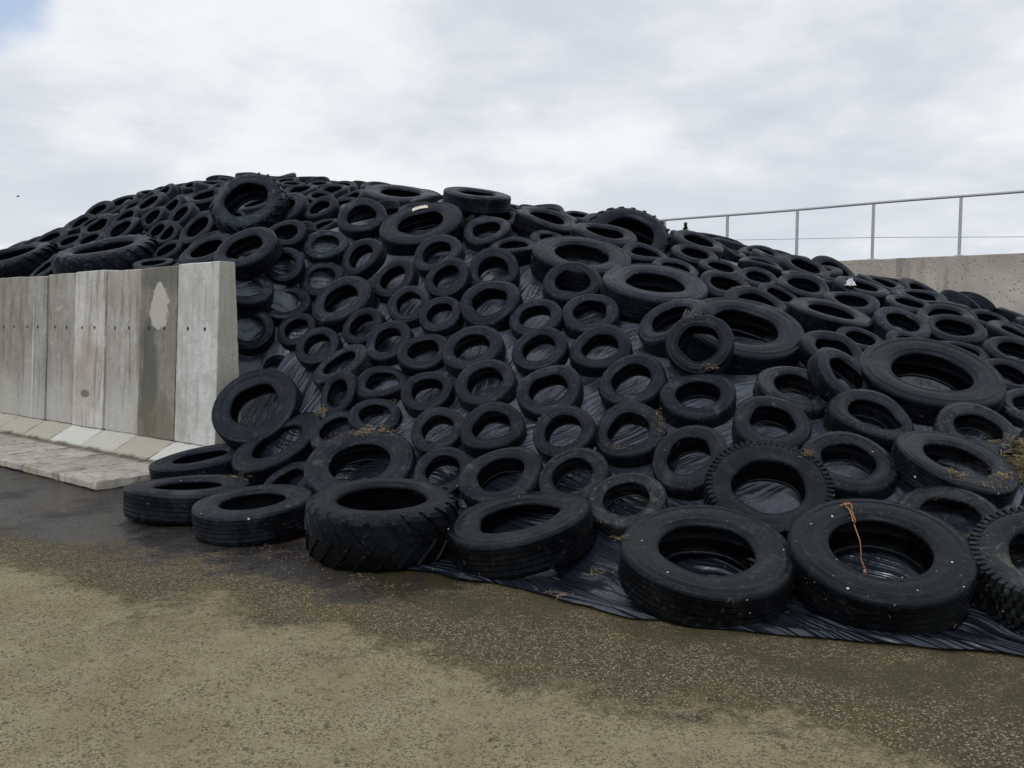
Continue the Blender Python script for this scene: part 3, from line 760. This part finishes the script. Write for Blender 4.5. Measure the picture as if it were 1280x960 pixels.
PANEL_W = .872
STEM = [(1.345, .277), (1.465, 2.34), (1.655, 2.34), (1.69, .277)]
FOOT = [(0, 0), (0, .082), (1.01, .094), (1.345, .273), (1.69, .273), (1.69, 0)]
def panel_extra(k):
    def e(t, c):
        if k == 1:      # dark damp panel with a pale spalled patch
            c = t.mix(t.math('MULTIPLY', spot(t, (.60, 1.0), (.20, .75), .3, 1.6, 3), .75), c, (.085, .084, .075))
            c = t.mix(t.math('MULTIPLY', spot(t, (.3, 2.3), (.6, .3), .4, 1.4, 5), .6), c, (.10, .098, .085))
            c = t.mix(t.math('MULTIPLY', spot(t, (.42, .45), (.4, .35), .4, 1.4), .5), c, (.15, .145, .085))
            c = t.mix(spot(t, (.40, 1.86), (.19, .25), .07, 1.5, 4.5), c, (.50, .485, .44))
        if k == 0:      # the bare end face is rough and brown
            c = t.mix(t.math('MULTIPLY', t.rng(t.sep(t.coord())[0], .02, .006), t.rng(t.noise(t.coord(), 30, 4, .7), .3, .6, .3, .8)), c, (.40, .375, .31))
        if k == 3:      # rust blotches
            c = t.mix(t.math('MULTIPLY', spot(t, (.45, 1.25), (.2, .35), .5, .9), .45), c, (.34, .27, .2))
            c = t.mix(t.math('MULTIPLY', spot(t, (.6, .85), (.25, .25), .5, .9), .45), c, (.3, .23, .17))
            c = t.mix(t.math('MULTIPLY', spot(t, (.5, .72), (.12, .05), .2, .3), .8), c, (.12, .11, .09))
        if k == 5:
            c = t.mix(t.math('MULTIPLY', spot(t, (.42, 1.0), (.025, .75), .5, 1.0, 7), .8), c, (.68, .66, .6))
        if k in (2, 4, 5, 6):
            c = t.mix(t.math('MULTIPLY', spot(t, (.5, .35), (.5, .5), .6, .9), .5), c, (.62, .61, .58))
        return c
    return e
PAN = [((.70, .72, .71), 'pale clean concrete panel at the heap end of the wall, with its bare end face showing'),
       ((.31, .30, .265), 'dark damp concrete panel with a pale spalled patch near its top'),
       ((.50, .485, .45), 'plain grey-brown concrete panel between the spalled panel and the rust-stained one'),
       ((.66, .645, .61), 'pale concrete panel with brown rust blotches down its middle'),
       ((.43, .415, .385), 'dull grey concrete panel beside the rust-stained one, away from the heap end'),
       ((.42, .41, .385), 'grey concrete panel with a thin pale vertical streak'),
       ((.36, .345, .29), 'olive-tinged concrete panel cut off by the picture edge'),
       ((.42, .40, .36), 'grey concrete panel beyond the picture edge, next after the olive-tinged one'),
       ((.38, .365, .33), 'last concrete panel of the wall at the low end of the heap')]
for k, (colr, lab) in enumerate(PAN):
    u0 = WALL_U + k * PANEL_W
    ox, oy = xy(u0, 4.09)
    e = empty('concrete_wall_panel', (ox, oy, 0)); e.rotation_euler = (0, 0, math.atan2(U[1], U[0]))
    # local x runs along the wall; local y is V seen from there (mirrored), so turn the profile over
    sgn = -1
    prof = [(sgn * a, b) for a, b in STEM]; pf = [(sgn * a, b) for a, b in FOOT]
    mt = mat_concrete('panel_concrete', colr, amount=.45 if k else .22, extra=panel_extra(k), seed=k * 3.1)
    pale = (.66, .67, .62) if k in (0, 3) else (.56, .55, .49) if k in (2,) else (.46, .44, .36)
    def cham(t, c, pale=pale):                     # the sloped toe is cast smooth and pale, soil lies along its foot
        P = t.coord(); s_ = t.sep(P); nz_ = t.noise(P, 5, 5, .65)
        edge = t.math('ADD', s_[1], t.math('MULTIPLY', t.math('SUBTRACT', nz_, .5), .12))
        c = t.mix(t.math('MULTIPLY', t.rng(edge, -1.00, -1.04), .85), c, pale)
        soil = t.math('MULTIPLY', t.rng(edge, -.84, -.97), t.rng(edge, -1.06, -1.0))
        return t.mix(t.math('MULTIPLY', soil, t.rng(nz_, .3, .6, .3, .95)), c, (.085, .07, .045))
    mf = mat_concrete('foot_concrete', (.62, .60, .55) if k in (0, 2, 3) else (.53, .50, .44), (.68, .64, .57), (.16, .135, .10), .5, extra=cham, seed=k * 2.3 + 1)
    off = .012 * math.sin(k * 2.7); prof = [(a + off, b + (.012 * math.cos(k * 1.9) if b > 2 else 0)) for a, b in prof]
    v, f = swept(prof, PANEL_W - .016 - .006 * (k % 2), .075, .004, .03, k); o = sharp(mesh_obj('stem', v, f, mt, e))
    v, f = swept(pf, PANEL_W - .024, .05, .008, .05, k + 20); o = sharp(mesh_obj('foot', v, f, mf, e))
    for hx in (.26, .62):
        mb = MB(); z0 = 1.6; y0 = off + sgn * (1.345 + .12 * (z0 - .262) / 2.078)
        mb.tube([(hx, y0 + .006, z0), (hx + .004, y0 - .03, z0)], [.018, .016], 9)
        for i in range(9): mb.v[i] = (hx + (mb.v[i][0] - hx) * R.uniform(.7, 1.2), mb.v[i][1], z0 + (mb.v[i][2] - z0) * R.uniform(.9, 1.6))
        mb.obj('lifting_hole', M['hole'], e)
    tag(e, lab, 'wall panel', 'precast concrete panels of the clamp wall')

# far wall and its railing
WALL_TOP = 2.92
def far_mat():
    t = NT('pebbled_concrete'); P = t.coord()
    cloud = t.noise(P, .9, 5, .6, .3); st = t.vor(P, 16); sc = t.sep(t.vor(P, 16, 'F1', 'Color'))[0]; fine = t.noise(P, 45, 4, .7)
    c = t.mix(t.rng(cloud, .3, .7), (.44, .40, .35), (.60, .56, .50))
    z = t.sep(P)[2]
    c = t.mix(t.math('MULTIPLY', t.rng(z, 2.3, 2.9), .55), c, (.36, .31, .275))
    pit = t.math('MULTIPLY', t.rng(st, .15, .34, 1, 0), t.rng(sc, .5, .7))
    c = t.mix(t.math('MULTIPLY', pit, t.rng(z, 2.75, 2.3, .3, .7)), c, (.16, .145, .125))
    c = t.mix(t.math('MULTIPLY', t.rng(sc, .2, .02), t.rng(st, .3, .2)), c, (.6, .58, .53))
    c = t.mix(t.rng(fine, .35, .65, .4, 0), c, (.17, .155, .135))
    streak = t.noise(t.mapping(P, (1.6, 1.6, .2)), 1.0, 4, .6)
    c = t.mix(t.rng(streak, .56, .7, 0, .5), c, (.1, .09, .08))
    return t.done(c, .9, t.bump(t.math('SUBTRACT', fine, pit), .6, .02), .2)
ox, oy = xy(-3, FAR_V)
fw = empty('concrete_wall', (ox, oy, 0)); fw.rotation_euler = (0, 0, math.atan2(U[1], U[0]))
v, f = swept([(0, 0), (0, WALL_TOP), (-.28, WALL_TOP), (-.28, 0)], 33, .16, .012, .02, 5)
o = sharp(mesh_obj('wall', v, f, far_mat(), fw))
tag(fw, 'rough pebbly concrete wall closing the far side of the clamp under the railing', 'wall')

rl = empty('railing', (*xy(4.29, FAR_V + .14), WALL_TOP)); rl.rotation_euler = (0, 0, math.atan2(U[1], U[0]))
def loc(du, dz): return (du, 0, dz)
mb = MB(); mb.tube([loc(x, 1.13 + .006 * math.sin(x * 1.3)) for x in np.arange(-5.0, 14.6, .4)], .027, 10); mb.obj('top_rail', M['galv'], rl, True)
for k in range(-3, 10):
    mb = MB(); x = 1.6 * k + R.uniform(-.02, .02)
    mb.box((x, 0, .55), (1, 0, 0), (0, 1, 0), (0, 0, 1), .05, .05, 1.11)
    mb.box((x, 0, .006), (1, 0, 0), (0, 1, 0), (0, 0, 1), .14, .14, .016)
    mb.obj('post', M['galv'], rl)
mb = MB(); mb.tube([loc(x, .36 + .047 * (x) + .01 * math.sin(x)) for x in np.arange(-5.0, 14.6, .4)], .007, 6); mb.obj('wire', M['wire'], rl, True)
tag(rl, 'galvanised steel safety railing with one thin wire along the top of the far wall', 'railing')

# ------------------------------------------------------------------ far conifer and a bird
def conifer():
    d = ray(857, 279); dep = 62; top = CAM + d * dep; h = top[2]
    e = empty('conifer_tree', (top[0], top[1], 0))
    mb = MB(); mb.tube([(0, 0, -.05), (0, 0, h * .5), (0, 0, h * .97)], [.14, .08, .015], 8); mb.obj('trunk', M['bark'], e, True)
    mb = MB(); r = random.Random(3)
    for i in range(5200):
        q = r.random() ** .8; z = h * (.1 + .9 * q); rad = (.1 + .95 * (1 - q) ** .8) * (.55 + .45 * r.random()) * (.8 + .25 * math.sin(z * 9))
        a = r.uniform(0, 6.28); c = np.array((rad * math.cos(a), rad * math.sin(a), z + rad * .35)); s_ = r.uniform(.05, .12)
        x = np.array((math.cos(a), math.sin(a), r.uniform(.1, .9))); x /= np.linalg.norm(x); y = np.cross(x, (0, 0, 1)); y /= np.linalg.norm(y)
        mb.add([c - x * s_, c + y * s_ * .4, c + x * s_, c - y * s_ * .4], [(0, 1, 2, 3)])
    mb.obj('crown', M['leaf'], e)
    tag(e, 'slender green conifer whose tip shows beside the upright tractor tyre below the rail', 'tree')
conifer()
def bird():
    p = CAM + ray(22.5, 245.5) * 55
    v = []; f = []; n = 10; prof = [(-.2, .005), (-.15, .03), (-.06, .055), (.03, .06), (.1, .045), (.14, .032), (.18, .03), (.21, .012), (.24, .003)]
    for x, r in prof:
        for k in range(n): v.append((x, r * math.cos(k / n * 6.2832), r * .9 * math.sin(k / n * 6.2832) + (.015 if x > .1 else 0)))
    for i in range(len(prof) - 1):
        for k in range(n): f.append((i * n + k, i * n + (k + 1) % n, (i + 1) * n + (k + 1) % n, (i + 1) * n + k))
    b = len(v)
    v += [(-.2, -.02, 0), (-.2, .02, 0), (-.3, .045, 0), (-.3, -.045, 0)]; f.append((b, b + 1, b + 2, b + 3))
    body = mesh_obj('bird', v, f, M['feather']); body.location = p; body.rotation_euler = (.1, -.1, .6); body.scale = (.6, .6, .6)
    for s_ in (1, -1):
        mb = MB(); mb.add([(.08, s_ * .03, .02), (.06, s_ * .2, .10), (-.02, s_ * .36, .07), (-.06, s_ * .2, .085), (-.08, s_ * .03, .015), (0, s_ * .03, .035), (0, s_ * .2, .105)], [(0, 1, 6, 5), (1, 2, 6), (2, 3, 6), (3, 4, 5, 6)])
        mb.obj('wing', M['feather'], body)
    tag(body, 'small dark bird flying in the cloudy sky beyond the low end of the heap', 'bird')
bird()

# ------------------------------------------------------------------ prune tyres that nothing shows, then litter on what is there
bpy.context.view_layer.update()
DG = bpy.context.evaluated_depsgraph_get()
def cast(px, py):
    d = Vector(ray(px, py)); d.normalize()
    ok, loc, nor, idx, ob, mat = scene.ray_cast(DG, Vector(CAM), d, distance=200)
    return (np.array(loc), np.array(nor), ob) if ok else None
SEEN = {}
for py in np.arange(214, 830, 2.5):
    for px in np.arange(0, 1280, 2.5):
        if py < 300 and px > 860: continue
        h = cast(px, py)
        if h:
            ob = h[2]; ob = ob.parent or ob
            SEEN[ob.name] = SEEN.get(ob.name, 0) + 1
kept = []
for r in TYRES:
    r['seen'] = SEEN.get(r['o'].name, 0)
    px, py, _ = project(r['c'])
    if r['seen'] < 3 and not (1300 < px < 1500 and r['t'].get('fill') and project(r['c'])[2] < 9.5):
        for o in r['kids'] + [r['o']]: bpy.data.objects.remove(o)
    else: kept.append(r)
TYRES = kept
if len(TYRES) > 298:
    keep = sorted(TYRES, key=lambda r: -r['seen'])
    for r in keep[298:]:
        for o in r['kids'] + [r['o']]: bpy.data.objects.remove(o)
    TYRES = keep[:298]
bpy.context.view_layer.update(); DG = bpy.context.evaluated_depsgraph_get()

# labels: a tyre without one of its own is told by its look and where it sits from a tyre that is easy to find
MARKS = [r for r in TYRES if r['mark']]
def look(r):
    px, py, dep = project(r['c']); t = r['t']
    size = {'c': 'car tyre', 'v': 'wide car tyre', 't': 'truck tyre', 'a': 'tractor tyre', 'k': 'knobbly tyre'}[r['kind']]
    if t.get('tone', 1) > 1.3: return 'greyish ' + size
    if r.get('sky'): size += ' on the skyline'
    if r['n'][2] > .93: return 'level ' + size
    if r['n'][2] < .72: return 'steeply tipped ' + size
    return 'tilted ' + size
RANK = ['first', 'second', 'third', 'fourth', 'fifth', 'sixth', 'seventh', 'eighth', 'ninth', 'tenth', 'eleventh', 'twelfth', 'thirteenth', 'fourteenth', 'fifteenth', 'sixteenth', 'seventeenth', 'eighteenth', 'nineteenth', 'twentieth']
def direction(dx, dy):
    a = math.degrees(math.atan2(-dy, dx)) % 360
    return ['towards the railing from', 'above and railing-side of', 'above', 'above and panel-side of', 'towards the panels from', 'below and panel-side of', 'below', 'below and railing-side of'][int(((a + 22.5) % 360) // 45)]
for r in TYRES: r['p'] = np.array(project(r['c'])[:2])
TOPS = {}
for r in TYRES:
    for q in range(int(r['p'][0] // 12) - 1, int(r['p'][0] // 12) + 2):
        if q not in TOPS or TOPS[q]['p'][1] > r['p'][1]: TOPS[q] = r
for r in TOPS.values(): r['sky'] = r['p'][0] < 1290
box = {}
for r in TYRES:
    if r['label']: continue
    d = [np.linalg.norm((r['p'] - m['p']) * (1, 1.4)) for m in MARKS if m is not r]
    ms = [m for m in MARKS if m is not r]; m = ms[int(np.argmin(d))]
    q = direction(*(r['p'] - m['p']))
    box.setdefault((m['mark'], q), []).append((min(d), r))
for (mk, q), lst in box.items():
    lst.sort(key=lambda x: x[0])
    for i, (d, r) in enumerate(lst):
        r['label'] = f"{look(r)}, {RANK[min(i, 19)]} {q} {mk}"
seen_l = set()
for r in TYRES:
    l = r['label'] if len(r['label'].split()) <= 16 else r['label'].replace('wide ', '').replace('steeply ', '')
    while len(l.split()) > 16: l = l.replace(' on the skyline', '', 1) if ' on the skyline' in l else ' '.join(l.split()[:16])
    r['o']['label'] = l
# ------------------------------------------------------------------ things lying on the tyres
def blade(mb, p, n, L, wd, r):
    n = np.array(n); a = np.array((r.gauss(0, 1), r.gauss(0, 1), r.gauss(0, 1))); x = a - n * a.dot(n) * .85; x /= np.linalg.norm(x)
    y = np.cross(n, x); y /= np.linalg.norm(y) + 1e-9; c = np.array(p) + n * r.uniform(.003, .012); b = n * L * r.uniform(0, .25)
    z = np.cross(x, y)
    pts = [c - x * L / 2, c + b, c + x * L / 2]
    v = []
    for q in pts: v += [q - y * wd / 2, q + y * wd / 2, q + z * wd * .6]
    mb.add(v, [(0, 1, 4, 3), (3, 4, 7, 6), (1, 2, 5, 4), (4, 5, 8, 7), (2, 0, 3, 5), (5, 3, 6, 8), (0, 2, 1), (6, 7, 8)])
def chip(mb, p, n, s_, r):
    n = np.array(n); x = np.cross(n, (r.gauss(0, 1), r.gauss(0, 1), r.gauss(0, 1))); x /= np.linalg.norm(x) + 1e-9; y = np.cross(n, x)
    c = np.array(p) + n * s_ * .12; e = r.uniform(.45, 1)
    v = [c + x * s_ * .5, c + y * s_ * .5 * e, c - x * s_ * .5 * r.uniform(.6, 1), c - y * s_ * .5 * e, c + n * s_ * .3, c - n * s_ * .25]
    mb.add(v, [(0, 1, 4), (1, 2, 4), (2, 3, 4), (3, 0, 4), (1, 0, 5), (2, 1, 5), (3, 2, 5), (0, 3, 5)])
r = random.Random(21)
st = MB(); ch = MB()
def clump(px, py, sx, sy, n, L=.05, th=0.0):
    for _ in range(n):
        a, b = r.gauss(0, 1) * sx, r.gauss(0, 1) * sy; c, s_ = math.cos(math.radians(th)), -math.sin(math.radians(th))
        h = cast(px + a * c - b * s_, py + a * s_ + b * c)
        if h and h[2] is not ground and np.linalg.norm(h[0]) < 30: blade(st, h[0], h[1], L * r.uniform(.2, 1.1), .003 * r.uniform(.6, 1.6), r)
clump(452, 541, 20, 3, 130, .05, 12); clump(488, 539, 8, 3, 30); clump(404, 513, 6, 3, 50, .05, 20); clump(493, 500, 3, 2, 18)
clump(1150, 476, 12, 3, 70, .045, -25); clump(1195, 591, 10, 3, 50, .05, -20); clump(1248, 598, 9, 6, 70, .05)
clump(300, 595, 7, 2, 30); clump(825, 525, 4, 9, 70, .03); clump(772, 560, 8, 2, 30, .03); clump(889, 458, 8, 2, 40, .03); clump(1010, 568, 5, 3, 40, .035)
clump(865, 390, 12, 6, 40, .02); clump(690, 744, 14, 2, 40, .05); clump(750, 716, 8, 2, 20, .05); clump(660, 740, 5, 2, 20)
clump(306, 318, 10, 4, 25, .03, 25); clump(672, 315, 3, 6, 25, .03); clump(760, 315, 4, 4, 20, .03); clump(777, 672, 6, 2, 18)
for _ in range(380):
    px, py = r.uniform(170, 1275), r.uniform(420, 790)
    h = cast(px, py)
    if h and h[2] is not ground:
        if r.random() < .4: blade(st, h[0], h[1], r.uniform(.008, .032), .0022, r)
        else: chip(ch, h[0], h[1], r.uniform(.003, .008) * (1.8 if r.random() < .1 else 1), r)
for px, py, k in ((1040, 646, 3.2), (1144, 596, 2.6), (1060, 736, 2.6), (1014, 655, 1.6), (1128, 722, 1.6), (254, 590, 2.2), (311, 649, 2.6), (226, 601, 1.8), (311, 622, 1.8), (442, 737 - 150, 1.6), (802, 676, 1.6), (1190, 703, 2), (1147, 738, 1.4)):
    h = cast(px, py)
    if h: chip(ch, h[0], h[1], .009 * k, r)
tag(st.obj('straw_litter', M['straw']), kind='stuff'); tag(ch.obj('pale_chips', M['chip']), kind='stuff')

# loose chippings on the yard
g = MB(); r2 = random.Random(5)
for _ in range(42000):
    x = r2.uniform(-5.5, 4.2); y = r2.uniform(2.9, 8.2)
    q = .474 * x + .88 * y
    u, v = uv(x, y)
    if v > toe(u) - .45 or (u > WALL_U and v > 4.05): continue
    dens = (.35 + .65 * max(0, 1 - abs(q - 4.0) / .55)) if x > -2.2 or q < 4.3 else .12
    if q < 3.5: dens = .12
    dens *= .35 + 1.1 * max(0, mnoise.noise((x * 1.7, y * 1.7, 3)) + .35)
    if r2.random() > dens: continue
    chip(g, (x, y, -.002 + .006 * math.sin(x * 2.1 + y) * math.sin(y * 1.7 - .6 * x)), (r2.gauss(0, .25), r2.gauss(0, .25), 1), r2.uniform(.004, .013) * (1.6 if r2.random() < .06 else 1), r2)
tag(g.obj('loose_chippings', M['stone']), kind='stuff')

# straw and muck along the hem and on the yard
s2 = MB()
for _ in range(700):
    u = r2.uniform(.2, 7.5); v = float(toe(u)) - .4 - abs(r2.gauss(0, .16)); x, y = xy(u, v)
    if mnoise.noise((x * 2.2, y * 2.2, 9)) < .05: continue
    blade(s2, (x, y, 0), (0, 0, 1), r2.uniform(.008, .03), .0025, r2)
for _ in range(160):
    blade(s2, (r2.uniform(-3.5, 3.5), r2.uniform(3.2, 6), 0), (0, 0, 1), r2.uniform(.01, .04), .003, r2)
tag(s2.obj('yard_straw', M['straw']), kind='stuff')

# the pale tag, the twine, the scrap of film, the dry grass
h = cast(525, 260.5)
if h:
    p, n, ob = h; x = np.array((1, .1, .12)); x = x - n * x.dot(n); x /= np.linalg.norm(x); y = np.cross(n, x)
    v = []; f = []
    for i in range(9):
        for j in range(4):
            a = i / 8 - .5; b = j / 3 - .5
            v.append(x * a * .21 * (1 + .05 * math.sin(j * 2)) + y * b * .075 + n * (.016 * math.cos(a * 2.6) + .002 * mnoise.noise((i, j, 1))))
    k = len(v); v += [q - n * .006 for q in v]
    q = lambda i, j: i * 4 + j
    f = [(q(i, j), q(i + 1, j), q(i + 1, j + 1), q(i, j + 1)) for i in range(8) for j in range(3)]; f += [tuple(k + a for a in c[::-1]) for c in f]
    rim = [q(i, 0) for i in range(9)] + [q(8, j) for j in (1, 2, 3)] + [q(i, 3) for i in range(7, -1, -1)] + [q(0, 2), q(0, 1)]
    f += [(rim[i], rim[i] + k, rim[(i + 1) % len(rim)] + k, rim[(i + 1) % len(rim)]) for i in range(len(rim))]
    o = sharp(mesh_obj('pale_tag', v, f, M['tag'])); o.location = p
    tag(o, 'pale oblong scrap of board lying on the upper rim of a crest tyre', 'scrap')
tw = MB()
def strand(pix, rad, seed):
    rr = random.Random(seed); P = []
    for a, b in zip(pix[:-1], pix[1:]):
        for i in range(8):
            t_ = i / 8; h = cast(a[0] + (b[0] - a[0]) * t_, a[1] + (b[1] - a[1]) * t_)
            if h: P.append(h[0] - ray(a[0], a[1]) * .004 + h[1] * .009 + np.array([rr.gauss(0, .0028) for _ in range(3)]))
    keep = [P[0]]
    for p in P[1:]:                                   # a span over the hole hangs free
        if abs(np.linalg.norm(p) - np.linalg.norm(keep[-1])) < .12: keep.append(p)
    if len(keep) > 2: tw.tube(keep, rad, 6)
    return keep
K1 = strand([(1056, 632), (1062, 640), (1066, 652), (1071, 661), (1074, 668)], .0042, 1)
K2 = strand([(1057, 631), (1064, 632), (1065, 640), (1069, 655), (1074, 668)], .0034, 2)
strand([(1050, 633), (1058, 630), (1064, 631)], .0042, 3)
e_ = K1[-1]; d_ = np.linalg.norm(e_ - CAM)
hang = [e_]
for px, py in ((1075, 676), (1076, 686), (1076, 698), (1078, 704), (1081, 711)):
    dr = ray(px, py); dr = dr / np.linalg.norm(dr)
    hang.append(CAM + dr * (d_ - .02))
tw.tube(hang, [.004, .0034, .003, .0034, .005, .007], 6)
for dx in (-2.2, 0, 2.4):
    dr = ray(1081 + dx, 717 + abs(dx)); dr = dr / np.linalg.norm(dr); tw.tube([hang[-1], CAM + dr * (d_ - .02)], [.005, .003], 5)
tag(tw.obj('twine', M['twine'], None, True), 'frayed orange baler twine hanging over the rim into the tyre hole', 'twine')

h = cast(1063, 359)
if h:
    v = []; f = []; n = 13
    for i in range(n):
        for j in range(n):
            a = (i / (n - 1) - .5) * .11; b = (j / (n - 1) - .5) * .09
            v.append((a * (1 + .3 * mnoise.noise((i * .7, j * .7, 1))), b * (1 + .3 * mnoise.noise((i * .7, j * .7, 5))), .02 + .09 * max(0, 1 - (abs(i - 6) / 6) ** 2) * max(0, 1 - (abs(j - 6) / 6) ** 2) * (.6 + abs(mnoise.noise((i * .45, j * .45, 2)))) + .03 * mnoise.noise((i * 1.1, j * 1.1, 7))))
    f = [(i * n + j, (i + 1) * n + j, (i + 1) * n + j + 1, i * n + j + 1) for i in range(n - 1) for j in range(n - 1)]
    o = mesh_obj('film_scrap', v, f, M['scrap'], None, False); o.location = h[0]
    tag(o, 'crumpled scrap of white film caught among the tyres under the far wall', 'scrap')

gm = MB(); h = cast(1272, 582)
if h:
    c0 = h[0]
    for _ in range(1700):
        a = r.uniform(0, 6.28); rad = .3 * r.random() ** .6; x, y = c0[0] + .03 + rad * math.cos(a), c0[1] + rad * math.sin(a)
        u, v = uv(x, y); z = float(height(u, v)) + .01 + .17 * r.random() * max(0, 1 - (rad / .3) ** 2)
        blade(gm, (x, y, z), (r.gauss(0, .4), r.gauss(0, .4), 1), r.uniform(.03, .12), .005 * r.uniform(.6, 1.6), r)
    t = NT('dry_grass'); P = t.coord(); nz = t.noise(P, 14, 3)
    mg = t.done(t.ramp(nz, (.3, (.04, .035, .015)), (.5, (.12, .095, .045)), (.7, (.26, .21, .12))), .85)
    o = gm.obj('dried_grass_clump', mg); tag(o, 'heap of dried grass and straw on the sheet beside the steeply tipped tyre', 'grass clump')

# ------------------------------------------------------------------ sky, sun, camera
w = bpy.data.worlds.new('World'); scene.world = w; w.use_nodes = True
nt = w.node_tree; nt.nodes.clear()
def N(kind, **k):
    x = nt.nodes.new(kind)
    for a, b in k.items(): setattr(x, a, b)
    return x
SUN_EL, SUN_AZ = math.radians(48), math.radians(200)    # azimuth from +Y towards +X: behind the camera, a little to the panel side
sky = N('ShaderNodeTexSky', sky_type='NISHITA', sun_disc=False); sky.sun_elevation = SUN_EL; sky.sun_rotation = SUN_AZ
skm = N('ShaderNodeVectorMath', operation='SCALE'); nt.links.new(sky.outputs[0], skm.inputs[0]); skm.inputs['Scale'].default_value = .15
tc = N('ShaderNodeTexCoord'); sp = N('ShaderNodeSeparateXYZ'); nt.links.new(tc.outputs['Generated'], sp.inputs[0])
def Mth(op, a, b=0, clamp=False):
    x = N('ShaderNodeMath', operation=op, use_clamp=clamp)
    for i, q in enumerate((a, b)):
        if isinstance(q, bpy.types.NodeSocket): nt.links.new(q, x.inputs[i])
        else: x.inputs[i].default_value = q
    return x.outputs[0]
# clouds seen on a flat layer: divide by the height over the horizon
hz = Mth('ADD', Mth('MAXIMUM', sp.outputs[2], 0), .22)
cv = N('ShaderNodeCombineXYZ'); nt.links.new(Mth('DIVIDE', sp.outputs[0], hz), cv.inputs[0]); nt.links.new(Mth('DIVIDE', sp.outputs[1], hz), cv.inputs[1])
def nz(scale, detail, rough, off, dist=0.3):
    m = N('ShaderNodeMapping'); nt.links.new(cv.outputs[0], m.inputs[0]); m.inputs['Location'].default_value = off
    x = N('ShaderNodeTexNoise'); nt.links.new(m.outputs[0], x.inputs['Vector']); x.inputs['Scale'].default_value = scale
    x.inputs['Detail'].default_value = detail; x.inputs['Roughness'].default_value = rough; x.inputs['Distortion'].default_value = dist
    return x.outputs['Fac']
def Rng(v, a, b, c=0, d=1):
    x = N('ShaderNodeMapRange', interpolation_type='SMOOTHSTEP'); nt.links.new(v, x.inputs[0])
    for i, q in enumerate((a, b, c, d)): x.inputs[i + 1].default_value = q
    return x.outputs[0]
def Mix(f, a, b):
    x = N('ShaderNodeMix', data_type='RGBA')
    for s_, q in ((x.inputs[0], f), (x.inputs[6], a), (x.inputs[7], b)):
        if isinstance(q, bpy.types.NodeSocket): nt.links.new(q, s_)
        else: s_.default_value = (*q, 1) if isinstance(q, tuple) else q
    return x.outputs[2]
big = nz(.8, 8, .56, (2.3, 1.1, 0), .12); det = nz(2.1, 8, .57, (5, 3, 0), .1)
cl = Mth('ADD', Mth('MULTIPLY', big, .66), Mth('MULTIPLY', det, .34))
cloud = Mix(Rng(cl, .40, .60), (.60, .645, .72), (.87, .89, .92))
low = Rng(sp.outputs[2], .24, .0)
cloud = Mix(Mth('MULTIPLY', low, Rng(det, .35, .6, .75, .25)), cloud, (.74, .79, .835))
thin = Rng(nz(.55, 5, .5, (9.2, 4.1, 0)), .66, .8, 0, .4)
gapd = ray(-60, -40); gapd = gapd / np.linalg.norm(gapd)     # a break in the cloud
dt = N('ShaderNodeVectorMath', operation='DOT_PRODUCT'); nt.links.new(tc.outputs['Generated'], dt.inputs[0]); dt.inputs[1].default_value = tuple(gapd)
gap = Rng(Mth('ADD', dt.outputs['Value'], Mth('MULTIPLY', Mth('SUBTRACT', det, .5), .02)), .995, .9997, 0, .7)
col = Mix(Mth('MAXIMUM', thin, gap), cloud, skm.outputs[0])
bg = N('ShaderNodeBackground'); nt.links.new(col, bg.inputs[0]); bg.inputs[1].default_value = 1.0
wo = N('ShaderNodeOutputWorld'); nt.links.new(bg.outputs[0], wo.inputs[0])

sd = bpy.data.lights.new('sun', 'SUN'); sd.energy = 1.1; sd.angle = math.radians(14); sd.color = (1, .97, .92)
so = bpy.data.objects.new('sun', sd); COL.objects.link(so)
dirv = Vector((math.sin(SUN_AZ) * math.cos(SUN_EL), math.cos(SUN_AZ) * math.cos(SUN_EL), math.sin(SUN_EL)))
so.rotation_euler = dirv.to_track_quat('Z', 'Y').to_euler()

cd = bpy.data.cameras.new('camera'); cam = bpy.data.objects.new('camera', cd); COL.objects.link(cam)
cd.sensor_fit = 'HORIZONTAL'; cd.sensor_width = 36; cd.lens = 36 * F / 1280; cd.clip_start = .05; cd.clip_end = 5000
cam.location = CAM; cam.rotation_euler = (math.pi / 2 - PITCH, 0, 0)
scene.camera = cam
vs = scene.view_settings; vs.view_transform = 'Standard'; vs.look = "None"; vs.exposure = .06; vs.gamma = 1; vs.use_curve_mapping = False
scene.render.engine = 'CYCLES'
scene.cycles.max_bounces = 5; scene.cycles.diffuse_bounces = 3; scene.cycles.glossy_bounces = 3
